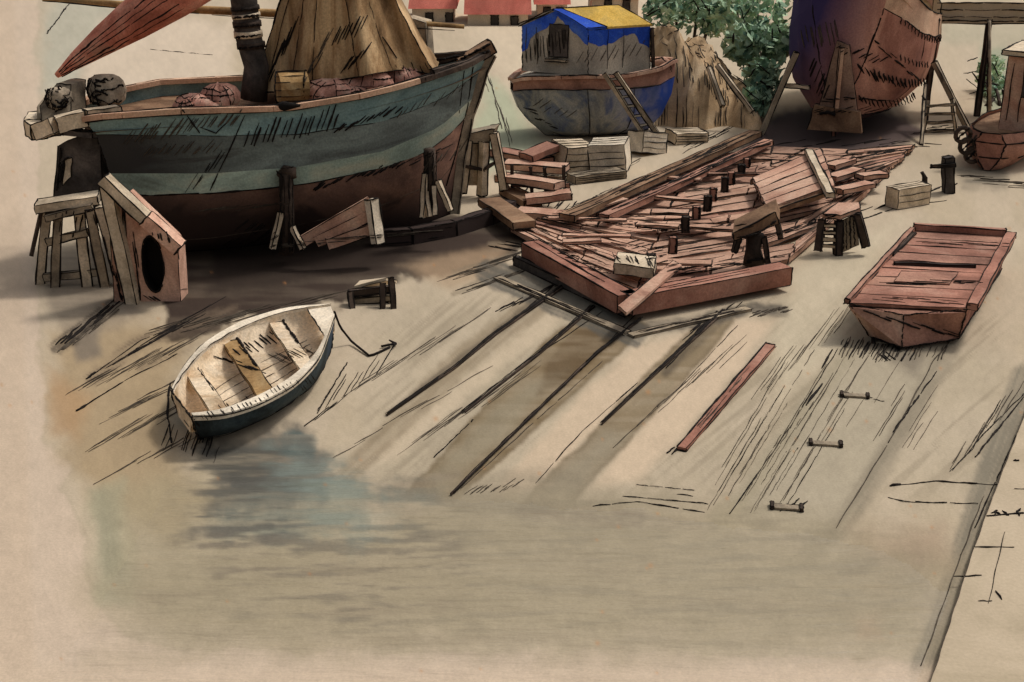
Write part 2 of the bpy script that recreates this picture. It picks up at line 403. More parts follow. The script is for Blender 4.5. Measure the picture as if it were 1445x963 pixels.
    fill([(330, 690), (500, 660), (560, 710), (480, 745), (380, 760), (300, 745)], (112, 118, 108), .7, 18, 24, dry=.5)
    rip = fbm(P / 85 + Q / 140, Q / 8.5 + P / 240, 111, 3) * .8 + fbm(P / 22, Q / 5, 113, 2) * .2
    def ripple(poly, c, a, lo=.5, hi=.6):
        d = polyd(P, Q, poly) + wob * 60 + wob2 * 12
        mix(sst(24, -24, d) * sst(lo, hi, rip) * a, c)
    ripple([(265, 640), (440, 620), (470, 660), (430, 740), (330, 770), (270, 745)], (84, 82, 76), .75, .4, .62)  # reflection broken into painted streaks
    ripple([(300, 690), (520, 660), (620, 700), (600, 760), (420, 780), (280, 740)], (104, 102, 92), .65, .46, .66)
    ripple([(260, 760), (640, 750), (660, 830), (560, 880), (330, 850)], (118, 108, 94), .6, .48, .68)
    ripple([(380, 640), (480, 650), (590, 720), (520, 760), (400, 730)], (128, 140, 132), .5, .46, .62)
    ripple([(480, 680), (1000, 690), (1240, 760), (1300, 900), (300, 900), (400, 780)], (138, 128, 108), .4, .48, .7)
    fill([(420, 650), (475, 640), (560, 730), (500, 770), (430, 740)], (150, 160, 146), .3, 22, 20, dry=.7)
    mix(sst(928, 958, Q) * .8, (203, 182, 158))
    C = C * (1 + .16 * (fbm(P / 5, Q / 5, 91, 3) - .5) + .16 * (fbm(P / 24, Q / 20, 95, 4) - .5))[..., None]
    # rust spots
    rs = np.random.RandomState(5)
    for _ in range(95):
        x, y, r = rs.uniform(0, 1445), rs.uniform(100, 960), rs.choice([1.8, 2.2, 3.2], p=[.6, .3, .1])
        d = np.hypot(P - x, (Q - y)); mix(np.exp(-(d / r) ** 2) * .5, (186, 128, 76))
    nr, nc = P.shape
    verts = np.stack([X, YY, np.zeros_like(X)], -1).reshape(-1, 3)
    idx = np.arange(nr * nc).reshape(nr, nc)
    quads = np.stack([idx[:-1, :-1], idx[:-1, 1:], idx[1:, 1:], idx[1:, :-1]], -1).reshape(-1, 4)
    cx = (P[:-1, :-1] + P[1:, 1:]) / 2; cy = (Q[:-1, :-1] + Q[1:, 1:]) / 2
    w2 = (fbm(cx / 60, cy / 40, 77) - .5) * 50
    shore = np.interp(cx, [-400, 60, 140, 230, 300, 470, 560, 700, 1000, 1250, 1330], [985, 985, 860, 700, 640, 640, 690, 705, 735, 775, 830])
    isw = (cy + w2 * .5 > shore) & (cx < 1395 - (cy - 690) * .37)
    far = (cy < 135 + w2 * .4) & (cx < 905)
    part = np.where(isw, 1, np.where(far, 2, 0)).reshape(-1)
    cf = np.concatenate([C.reshape(-1, 3), np.ones((nr * nc, 1))], 1).astype(np.float32)
    def mat(name, water):
        m = bpy.data.materials.new(name); m.use_nodes = True; nt = m.node_tree; N = nt.nodes; L = nt.links
        b = N['Principled BSDF']
        at = N.new('ShaderNodeAttribute'); at.attribute_name = 'silt_and_shade'
        tc = N.new('ShaderNodeTexCoord')
        n = N.new('ShaderNodeTexNoise'); n.inputs['Scale'].default_value = 34; n.inputs['Detail'].default_value = 4; n.inputs['Roughness'].default_value = .7
        L.new(tc.outputs['Object'], n.inputs['Vector'])
        mr = N.new('ShaderNodeMapRange'); mr.inputs[1].default_value = .3; mr.inputs[2].default_value = .7; mr.inputs[3].default_value = .89; mr.inputs[4].default_value = 1.09
        L.new(n.outputs['Fac'], mr.inputs[0])
        mx = N.new('ShaderNodeMix'); mx.data_type = 'RGBA'; mx.blend_type = 'MULTIPLY'; mx.inputs[0].default_value = 1
        L.new(at.outputs['Color'], mx.inputs[6]); L.new(mr.outputs[0], mx.inputs[7]); L.new(mx.outputs[2], b.inputs['Base Color'])
        bp = N.new('ShaderNodeBump')
        if water:
            b.inputs['Roughness'].default_value = .3; b.inputs['IOR'].default_value = 1.33
            b.inputs['Specular IOR Level'].default_value = .35
            mp = N.new('ShaderNodeMapping'); mp.inputs['Scale'].default_value = (.8, 4.5, 1); L.new(tc.outputs['Object'], mp.inputs[0])
            n3 = N.new('ShaderNodeTexNoise'); n3.inputs['Scale'].default_value = 1.1; n3.inputs['Detail'].default_value = 4
            L.new(mp.outputs[0], n3.inputs['Vector']); L.new(n3.outputs['Fac'], bp.inputs['Height'])
            bp.inputs['Strength'].default_value = .5; bp.inputs['Distance'].default_value = .12
        else:
            b.inputs['Roughness'].default_value = .92; b.inputs['Specular IOR Level'].default_value = .1
            L.new(n.outputs['Fac'], bp.inputs['Height']); bp.inputs['Strength'].default_value = .15; bp.inputs['Distance'].default_value = .02
        L.new(bp.outputs[0], b.inputs['Normal'])
        return m
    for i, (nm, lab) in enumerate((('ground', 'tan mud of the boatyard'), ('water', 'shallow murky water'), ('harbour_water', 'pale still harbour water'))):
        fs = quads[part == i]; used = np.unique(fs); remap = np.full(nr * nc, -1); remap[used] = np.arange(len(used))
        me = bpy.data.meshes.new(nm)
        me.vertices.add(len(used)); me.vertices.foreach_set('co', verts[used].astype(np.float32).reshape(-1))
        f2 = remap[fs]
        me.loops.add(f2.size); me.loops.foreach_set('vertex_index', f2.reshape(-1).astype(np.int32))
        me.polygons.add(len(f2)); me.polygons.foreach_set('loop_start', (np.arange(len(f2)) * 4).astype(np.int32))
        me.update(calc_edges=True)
        a = me.color_attributes.new('silt_and_shade', 'FLOAT_COLOR', 'POINT'); a.data.foreach_set('color', cf[used].reshape(-1))  # holds the stains plus the painted shade and reflection
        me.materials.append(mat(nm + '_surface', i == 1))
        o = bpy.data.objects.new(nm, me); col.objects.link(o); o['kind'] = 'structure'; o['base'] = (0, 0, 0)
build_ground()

# ------------------------------------------------------------------ hull helper
def hull_rows(S, B, half, n, rows, prof):
    S, B = Vector(S), Vector(B); d = (B - S); v = Vector((d.y, -d.x, 0)).normalized()
    near, far = [], []
    for r in rows:
        a, b_ = [], []
        for i in range(n):
            t = i / (n - 1); s = r['s0'] + (r['s1'] - r['s0']) * t
            hb = half * curve(prof, t) * r['nar']
            p = S + d * s + v * hb; z = 1.0
            for _ in range(4):
                px, _q = proj(Vector((p.x, p.y, z))); z = zs(p.y, curve(r['curve'], px))
            z = max(z, r.get('zmin', .02))
            a.append(Vector((p.x, p.y, z))); q = S + d * s - v * hb; b_.append(Vector((q.x, q.y, z)))
        near.append(a); far.append(b_)
    return near, far, v

# ------------------------------------------------------------------ 1 the big fishing boat
def fishing_boat():
    S, B = Vector((-7.35, 22.2, 0)), Vector((-.45, 24.9, 0))
    prof = [(0, .42), (.06, .66), (.2, .92), (.4, 1), (.6, .97), (.78, .74), (.9, .42), (1, .03)]
    rows = [
        dict(s0=-.02, s1=1.0, nar=1, curve=[(60, 180), (150, 168), (250, 161), (400, 157), (500, 141), (560, 127), (620, 109), (660, 95), (692, 76)]),
        dict(s0=.0, s1=.975, nar=1.0, curve=[(100, 192), (150, 190), (300, 192), (420, 190), (540, 172), (620, 142), (660, 114), (690, 93)]),
        dict(s0=.02, s1=.955, nar=.99, curve=[(110, 240), (150, 245), (300, 245), (420, 236), (540, 214), (620, 180), (660, 145), (690, 120)]),
        dict(s0=.03, s1=.935, nar=.95, curve=[(120, 272), (200, 276), (320, 272), (430, 260), (540, 238), (600, 216), (640, 185), (670, 150)]),
        dict(s0=.05, s1=.91, nar=.78, curve=[(120, 335), (200, 342), (300, 336), (420, 318), (540, 290), (620, 255), (660, 210)]),
        dict(s0=.06, s1=.89, nar=.2, curve=[(120, 400), (200, 402), (300, 388), (420, 368), (540, 340), (640, 300), (660, 290)]),
    ]
    n = 26
    near, far, v = hull_rows(S, B, 1.62, n, rows, prof)
    t = thing('fishing_boat', 'large teal and brown fishing boat propped up on the mud, with a brown sail', 'fishing boat', near[5][2] * .5 + far[5][2] * .5)
    m = MB(); m.loft(near[0:2], M_['teal']); m.loft(far[0:2], M_['teal']); m.loft(near[1:3], M_['wale']); m.loft(far[1:3], M_['wale'])
    m.loft([[near[r][0] for r in range(3)], [far[r][0] for r in range(3)]], M_['wale'], False)
    m.inkmany(near[0], 2.2); m.inkmany(near[1], 1.6); m.inkmany([near[r][0] for r in range(3)], 2.2)
    m.done('topside', t)
    m = MB(); m.loft(near[2:4], M_['tealpale']); m.loft(far[2:4], M_['tealpale'])
    m.loft([[near[r][0] for r in (2, 3)], [far[r][0] for r in (2, 3)]], M_['tealpale'], False)
    m.done('waterline_band', t)
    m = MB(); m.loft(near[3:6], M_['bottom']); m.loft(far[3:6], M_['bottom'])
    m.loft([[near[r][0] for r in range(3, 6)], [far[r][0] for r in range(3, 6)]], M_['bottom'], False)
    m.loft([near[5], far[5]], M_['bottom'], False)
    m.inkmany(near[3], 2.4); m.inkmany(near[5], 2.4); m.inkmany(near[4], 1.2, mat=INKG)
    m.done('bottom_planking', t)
    # stem post and keel
    m = MB(); st = [near[r][-1].lerp(far[r][-1], .5) + Vector((.05, 0, 0)) for r in range(6)]
    for a, b in zip(st, st[1:]): m.beam(a, b, .16, .2, M_['greywood'], 0)
    m.inkmany([p + v * .08 + Vector((.06, 0, 0)) for p in st], 2.6); m.inkmany([p + v * .1 - Vector((.1, 0, 0)) for p in st], 1.4)
    m.done('stem_post', t)
    # deck and rail
    up = Vector((0, 0, .24))
    m = MB(); m.loft([[p - up * .9 for p in near[0]], [p - up * .9 for p in far[0]]], M_['brown'], False); m.done('deck', t)
    m = MB()
    for side in (near[0], far[0]):
        for i in range(n - 1): m.beam(side[i] + up * .22, side[i + 1] + up * .22, .16, .09, M_['shippale'] if i < 19 else M_['darkwood'], 0)
    m.inkmany([p + up * .45 for p in near[0]], 2.2); m.inkmany([p + up * .0 + v * .05 for p in near[0]], 2.4); m.inkmany([p + up * .4 for p in far[0]], 1.6)
    m.done('gunwale', t)
    # heavy stem head rising over the bow
    m = MB(); a = V(598, 104, 24.3); b = V(640, 86, 24.6); c = V(694, 70, 24.9)
    m.beam(near[0][-6] + Vector((0, 0, .1)), V(668, 88, 24.7), .1, .14, M_['darkwood'], 2.4); m.beam(V(602, 92, 24.7), V(656, 78, 24.8), .08, .08, M_['darkwood'], 2.6)
    m.beam(V(648, 92, 24.7), V(694, 65, 24.9), .2, .24, M_['brown'], 2.8, w1=.3)
    m.inkmany([V(650, 84, 24.6), V(692, 62, 24.7)], 4); m.inkmany([V(600, 88, 24.5), V(655, 78, 24.6)], 3)
    m.inkmany([V(645, 96, 24.4), V(690, 72, 24.6)], 5)
    m.done('bow_rail', t)
    # round counter hanging off the stern
    m = MB(); arc = [(168, 160), (120, 166), (80, 176), (55, 186), (46, 180), (52, 168)]
    ys = [22.0, 21.6, 21.4, 21.6, 22.2, 22.9]
    pts = [V(x, y, yy) for (x, y), yy in zip(arc, ys)]
    for a, b in zip(pts, pts[1:]): m.beam(a, b, .26, .26, M_['cream'], 2.2)
    low = [V(x, y, yy) for (x, y), yy in zip([(175, 186), (130, 190), (90, 186), (62, 190)], [21.9, 21.6, 21.5, 21.7])]
    for a, b in zip(low, low[1:]): m.beam(a, b, .16, .1, M_['darkgrey'], 2.4)
    m.done('stern_rail', t)
    m = MB(); pts = [V(x, y, yy) for x, y, yy in ((64, 142, 22.9), (56, 152, 22.5), (56, 168, 22.2), (74, 164, 22.3), (110, 148, 22.9), (130, 135, 23.2))]
    m.extr([V(60, 178, 22.0), V(56, 150, 22.2), (V(80, 118, 22.4)), V(100, 120, 22.4), V(100, 165, 22.0)], (.1, .5, 0), M_['greywood'], 2)
    m.tube(pts, .05, M_['greywood'], 6); m.done('stern_stanchion', t)
    # rudder blade and its pale inspection patch
    Yr = 21.75
    m = MB(); m.extr([V(76, 278, Yr), V(82, 206, Yr), V(112, 192, Yr), V(141, 189, Yr), V(146, 282, Yr)], (.12, .3, 0), M_['darkgrey'], 2.6)
    m.inkmany([V(80, 270, Yr - .03), V(86, 208, Yr - .03)], 3.2); r = m.done('rudder', t)
    m = MB(); m.extr([V(88, 262, Yr - .02), V(92, 226, Yr - .02), V(102, 222, Yr - .02), V(100, 250, Yr - .02)], (0, .05, 0), M_['cream'], 1.6)
    m.inkmany([V(84, 258, Yr - .05), V(90, 226, Yr - .05), V(97, 223, Yr - .05)], 5); m.done('rudder_patch', r)
    # mast with bands, boom, furled red sail
    m = MB(); ax = [(336, -60, 0), (344, 0, 0), (350, 50, 0), (362, 95, 0), (358, 140, 0)]
    Ym = 23.4
    m.tube([V(x, y, Ym) for x, y, _ in ax], [.2, .24, .24, .23, .25], M_['darkgrey'], 12); mast = m.done('mast', t)
    for y, h, mt in ((22, 6, 'cream'), (48, 9, 'cream'), (34, 8, 'darkwood'), (64, 8, 'darkwood'), (12, 6, 'darkwood')):
        x = curve([(0, 344), (50, 350), (95, 362)], y); m = MB()
        m.tube([V(x, y - h / 2, Ym), V(x + 1, y + h / 2, Ym)], .262, M_[mt], 12); m.inkmany([V(x - 18, y + h / 2 + 1, Ym - .25), V(x + 18, y + h / 2 - 3, Ym - .25)], 3.4); m.done('mast_band', mast)
    m = MB(); m.tube([V(60, -2, 24.1), V(240, 12, 24.2), V(450, 22, 24.3), V(655, 38, 24.6)], [.05, .075, .075, .04], M_['ochre'], 8)
    m.inkmany([V(60, 2, 24.0), V(240, 17, 24.1), V(640, 43, 24.4)], 1.6); m.done('boom', t)
    m = MB()
    bl = [((80, 107), .05), ((110, 84), .16), ((150, 55), .27), ((190, 28), .36), ((240, -6), .44), ((300, -44), .45)]
    m.tube([V(x, y, 22.9) for (x, y), _ in bl], [r for _, r in bl], M_['redsail'], 10)
    for dx, dy, w in ((-6, -8, 2.6), (8, 10, 2.0), (2, 2, 1.6), (-2, -3, 1.2), (12, 14, 1.6)):
        m.inkmany([V(84 + dx * .3, 104 + dy * .3, 22.5), V(150 + dx, 55 + dy, 22.45), V(240 + dx * 1.5, -8 + dy * 1.5, 22.4)], w)
    m.done('furled_sail', t)
    # brown sail hung like a tent
    m = MB(); n2, k = 44, 12; Ys = 23.5; rws = []
    for j in range(k):
        f = j / (k - 1); row = []
        xl = curve([(0, 418), (.35, 394), (1, 357)], f); xr = curve([(0, 525), (.35, 556), (.75, 590), (1, 614)], f)
        for i in range(n2):
            g = i / (n2 - 1)
            yb = curve([(0, 132), (.2, 128), (.5, 112), (.8, 98), (1, 105)], g); y = lerp(-62, yb, f)
            dep = (math.sin(g * 15 + f * 1.2) * .5 + math.sin(g * 34 + 2) * .22) * .28 * (.35 + f) - math.sin(g * math.pi) * .55 * (.2 + f)
            row.append(V(lerp(xl, xr, g), y, Ys + dep))
        rws.append(row)
    m.loft(rws, M_['sail'])
    bk = [[p + Vector((0, .5 + .9 * j / k, 0)) for p in r] for j, r in enumerate(rws)]
    m.loft(bk, M_['sail'])
    for a in (0, -1): m.loft([[r[a] for r in rws], [r[a] for r in bk]], M_['sail'])
    m.loft([rws[0], bk[0]], M_['sail'])
    for i in (0, 3, 9, 14, 25, 33, 43): m.inkmany([r[i] + Vector((0, -.03, 0)) for r in rws], 1.2 if 0 < i < 43 else 2.4)
    m.inkmany([p + Vector((0, -.03, 0)) for p in rws[-1]], 2)
    m.done('sail', t)
    m = MB(); m.extr([V(572, 118, 24.4), V(574, 25, 24.4), V(600, 32, 24.4), V(606, 110, 24.4)], (.1, .4, 0), M_['greywood'], 1.4); m.done('bitt_post', t)
    # windlass
    m = MB(); c0, c1 = V(392, 124, 22.55), V(432, 122, 22.75)
    m.tube([c0, c1], .27, M_['ochre'], 14, False)
    for i in range(14):
        a = 2 * math.pi * i / 14; o = Vector((0, math.cos(a), math.sin(a))) * .28
        m.ink([c0 + o, c1 + o], 1.8)
    for c in (c0, c1): m.inkmany([c + Vector((0, math.cos(a * .4), math.sin(a * .4))) * .28 for a in range(17)], 2.6)
    m.done('windlass', t)
    m = MB(); m.tube([V(386, 151, 21.75), V(400, 150, 21.75), V(424, 149, 21.8)], [.02, .09, .02], M_['hole'], 8); m.done('hawse_hole', t)
    return t, near, far, v
boat, bn, bf, bv = fishing_boat()

def heap(name, label, cat, spots, mat, group=None):
    """soft lumpy pile: spots (px, py, y, rx, rz)"""
    m = MB()
    for (px, py, y, rx, rz) in spots:
        c = V(px, py, y); rows = []
        for j in range(9):
            a = math.pi * j / 8; row = []
            for i in range(15):
                b = 2 * math.pi * i / 14
                w = 1 + .18 * math.sin(3 * b + px) * math.sin(a * 2) + .1 * math.sin(7 * b + py)
                row.append(c + Vector((math.sin(a) * math.cos(b) * rx * w, math.sin(a) * math.sin(b) * rx * .7 * w, math.cos(a) * rz * w)))
            rows.append(row)
        m.loft(rows, mat)
        for k in range(9):
            j = random.randint(2, 5); i = random.randint(7, 11); m.inkmany(rows[j][i:i + 4], R(1, 2.2))
            i = random.randint(7, 13); m.ink([rows[q][i] for q in range(1, 6)], R(.8, 1.8))
    lo = min(m.v, key=lambda p: p.z)
    return m.done(name, None, lo, label, cat, group)
heap('fishing_net', 'small reddish heap of net at the foot of the dark banded mast', 'net', [(282, 148, 22.7, .42, .2), (310, 140, 22.8, .34, .26), (262, 152, 22.5, .22, .14)], M_['net'])
heap('fishing_net', 'long reddish net heap along the foredeck beneath the brown sail', 'net', [(470, 132, 22.9, .5, .26), (520, 118, 23.2, .5, .3), (565, 112, 23.5, .45, .28), (500, 136, 22.8, .35, .16)], M_['net'])

def coil(px, py, y, r, label, rise=.05, turns=5):
    m = MB(); c = V(px, py, y); rows = []
    for j in range(11):
        a = math.pi * j / 10; row = []
        for i in range(21):
            b = 2 * math.pi * i / 20; w = 1 + .07 * math.sin(j * 3.1) + .05 * math.sin(3 * b)
            row.append(c + Vector((math.sin(a) ** .6 * math.cos(b) * r * w, math.sin(a) ** .6 * math.sin(b) * r * .8 * w, math.cos(a) * r * .85)))
        rows.append(row)
    m.loft(rows, M_['rope'])
    for k in range(22):
        j = random.randint(1, 9); i = random.randint(9, 17); m.inkmany([p + Vector((0, -.02, R(-.05, .05))) for p in rows[j][i:i + random.randint(2, 4)]], R(1, 3))
    for k in range(5): m.inkmany([rows[q][10 + k] + Vector((0, -.02, 0)) for q in range(2, 9)], R(1, 2.4))
    m.done('rope_coil', None, c - Vector((0, 0, .3)), label, 'rope coil', 'rope coils on the stern of the fishing boat')
coil(84, 140, 22.25, .24, 'smaller dark rope coil at the outer end of the fishing boat stern')
coil(150, 128, 22.75, .34, 'larger dark rope coil on the stern deck below the red furled sail', .055, 6)

# ------------------------------------------------------------------ shoring round the fishing boat
def trestle_by_stern():
    Y0 = 20.6
    t = thing('trestle', 'pale cream timber trestle standing under the dark rudder', 'trestle', V(110, 432, Y0))
    m = MB(); m.beam(V(52, 292, Y0), V(140, 278, Y0 + .2), .45, .14, M_['cream'], 2.2); m.beam(V(66, 306, Y0 - .1), V(132, 290, Y0), .3, .1, M_['greywood'], 1.6); m.done('top_beam', t)
    for a, b in (((66, 300), (52, 442)), ((82, 302), (76, 446)), ((112, 300), (128, 442)), ((140, 292), (182, 444)), ((126, 295), (156, 446))):
        m = MB(); m.beam(V(*a, Y0 + R(-.1, .2)), V(*b, Y0 + R(-.1, .1)), .17, .14, M_['cream'] if a[0] in (66, 140, 112) else M_['greywood'], 2.2); m.done('leg', t)
    for a, b in (((66, 342), (124, 328)), ((62, 392), (146, 384))):
        m = MB(); m.beam(V(*a, Y0 - .06), V(*b, Y0 - .02), .08, .12, M_['greywood'], 1.8); m.done('rung', t)
    m = MB(); m.inkmany([V(60, 288, Y0 - .1), V(44, 360, Y0 - .1)], 1.6); m.beam(V(60, 290, Y0), V(44, 362, Y0 - .3), .05, .05, M_['darkwood'], 0); m.done('lashing', t)
trestle_by_stern()

def stern_support():
    Y0 = 19.75; D = Vector((.02, .42, 0))
    t = thing('shoring_box', 'pink timber shoring box with a black oval hole below the stern of the fishing boat', 'shoring box', V(215, 448, Y0))
    outer = [(176, 276), (250, 346), (254, 400), (256, 448), (222, 452), (190, 457), (182, 400), (178, 330)]
    op = [V(x, y, Y0) for x, y in outer] ; N = 32
    op = segpts(op + [op[0]], N + 1)[:N]
    cx, cy = 216, 372; inner = []
    for p in op:
        px, py = proj(p); a = math.atan2((py - cy) / 95, (px - cx) / 38)
        inner.append(V(cx + 15 * math.cos(a) + (math.sin(a)) * 4, cy + 40 * math.sin(a), Y0))
    m = MB(); m.loft([op, inner], M_['pinklight'], False, True)
    m.loft([op, [p + D for p in op]], M_['pinklight'], False, True)
    m.add([p + D for p in op], [tuple(range(N))], M_['pink'])
    m.inkmany(op + [op[0]], 2); m.done('casing', t)
    m = MB(); bk = [p + D * .6 for p in inner]; m.loft([inner, bk], M_['hole'], False, True); m.add(bk, [tuple(range(N))], M_['hole'])
    m.inkmany([p + Vector((0, -.02, 0)) for p in inner + inner[:1]], 3.2); m.done('hole', t)
    m = MB(); m.beam(V(146, 252, Y0 - .05), V(206, 308, Y0 - .05), .28, .17, M_['cream'], 2.6); m.beam(V(206, 308, Y0 - .05), V(254, 350, Y0 - .05), .3, .2, M_['pinklight'], 2.6); m.done('top_rail', t)
    m = MB(); m.beam(V(152, 262, Y0 - .02), V(196, 460, Y0 - .06), .2, .2, M_['cream'], 2.6); m.beam(V(164, 280, Y0 + .05), V(172, 448, Y0 + .05), .13, .2, M_['pink'], 1.8); m.done('post', t)
stern_support()

def prop(label, px, top, foot, y, w, mat='darkwood', cap=True, splay=None):
    t = thing('shore_prop', label, 'prop', V(px, foot, y), 'dark props against the fishing boat')
    m = MB(); m.tube([V(px, foot, y), V(px + 1, (top + foot) / 2, y), V(px - 1, top + 5, y)], [w * 1.1, w, w * .9], M_[mat], 9)
    for dx in (-8, -3, 4, 9): m.inkmany([V(px + dx, top + 8, y - w), V(px + dx * R(.6, 1.2), foot - 2, y - w)], R(1.6, 3))
    m.done('post', t)
    if cap:
        m = MB(); m.tube([V(px - 12, top + 8, y), V(px - 2, top + 1, y), V(px + 8, top + 4, y), V(px + 12, top + 12, y)], [.04, .1, .12, .04], M_['darkwood'], 7)
        m.inkmany([V(px - 14, top + 2, y - .1), V(px - 4, top + 10, y - .1)], 2.6); m.inkmany([V(px - 8, top - 2, y - .1), V(px + 10, top - 4, y - .1)], 2)
        m.done('cap', t)
    if splay:
        m = MB()
        for a, b in splay: m.beam(V(*a, y - .1), V(*b, y - .25), .09, .09, M_['cream'], 2)
        m.done('wedge', t)
prop('dark post with a ragged cap against the middle of the brown hull', 404, 240, 358, 21.75, .13, splay=[((412, 320), (428, 352)), ((396, 300), (384, 352))])
prop('dark plank prop under the bow, its foot spread in pale wedges', 607, 205, 285, 23.0, .12, cap=False, splay=[((600, 245), (596, 308)), ((612, 262), (614, 304)), ((618, 255), (636, 298)), ((600, 268), (606, 306))])

t = thing('shoring_planks', 'three slanting pinkish shoring planks leaning on a short pale post by the hull', 'shoring planks', V(500, 345, 21.6))
for k, (a, b) in enumerate((((428, 340), (524, 284)), ((446, 342), (526, 302)), ((462, 345), (530, 322)))):
    m = MB(); m.beam(V(*a, 21.5), V(*b, 21.75), .06, .2, M_['pink'], 1.8); m.done('plank', t)
m = MB(); m.beam(V(534, 344, 21.6), V(524, 281, 21.7), .2, .16, M_['white'], 2.4); m.done('post', t)

m = MB(); pts = [G(526, 346), G(580, 343), G(640, 332), G(690, 316), G(722, 302)]
for a, b in zip(pts, pts[1:]): m.beam(a + Vector((0, 0, .14)), b + Vector((0, 0, .14)), .22, .28, M_['bottom'], 2)
for dz in (.05, .2, .29): m.inkmany([p + Vector((0, -.12, dz)) for p in pts], 2)
m.done('curved_timber', None, pts[2], 'long curved brown timber lying on the mud under the bow', 'timber')

def box_trestle():
    Y0 = 26.4
    t = thing('trestle', 'tall narrow trestle with a box top to the right of the bow', 'trestle', V(680, 275, Y0))
    m = MB(); m.extr([V(655, 202, Y0), V(656, 190, Y0), V(684, 184, Y0), V(698, 182, Y0), V(690, 202, Y0)], (.1, .5, 0), M_['greywood'], 2.4); m.done('top', t)
    for a, b in (((660, 198), (652, 272)), ((683, 200), (680, 276)), ((697, 188), (712, 268))):
        m = MB(); m.beam(V(*a, Y0), V(*b, Y0 - .05), .16, .16, M_['cream'], 2.2); m.done('leg', t)
    m = MB(); m.beam(V(652, 234, Y0 - .1), V(684, 240, Y0 - .1), .06, .06, M_['darkwood'], 1); m.beam(V(684, 238, Y0 - .1), V(706, 226, Y0), .06, .06, M_['darkwood'], 1); m.done('brace', t)
    m = MB(); m.extr([V(660, 202, Y0 + .1), V(682, 202, Y0 + .1), V(679, 262, Y0 + .1), V(655, 262, Y0 + .1)], (0, .06, 0), M_['cream'], 0); m.done('panel', t)
box_trestle()

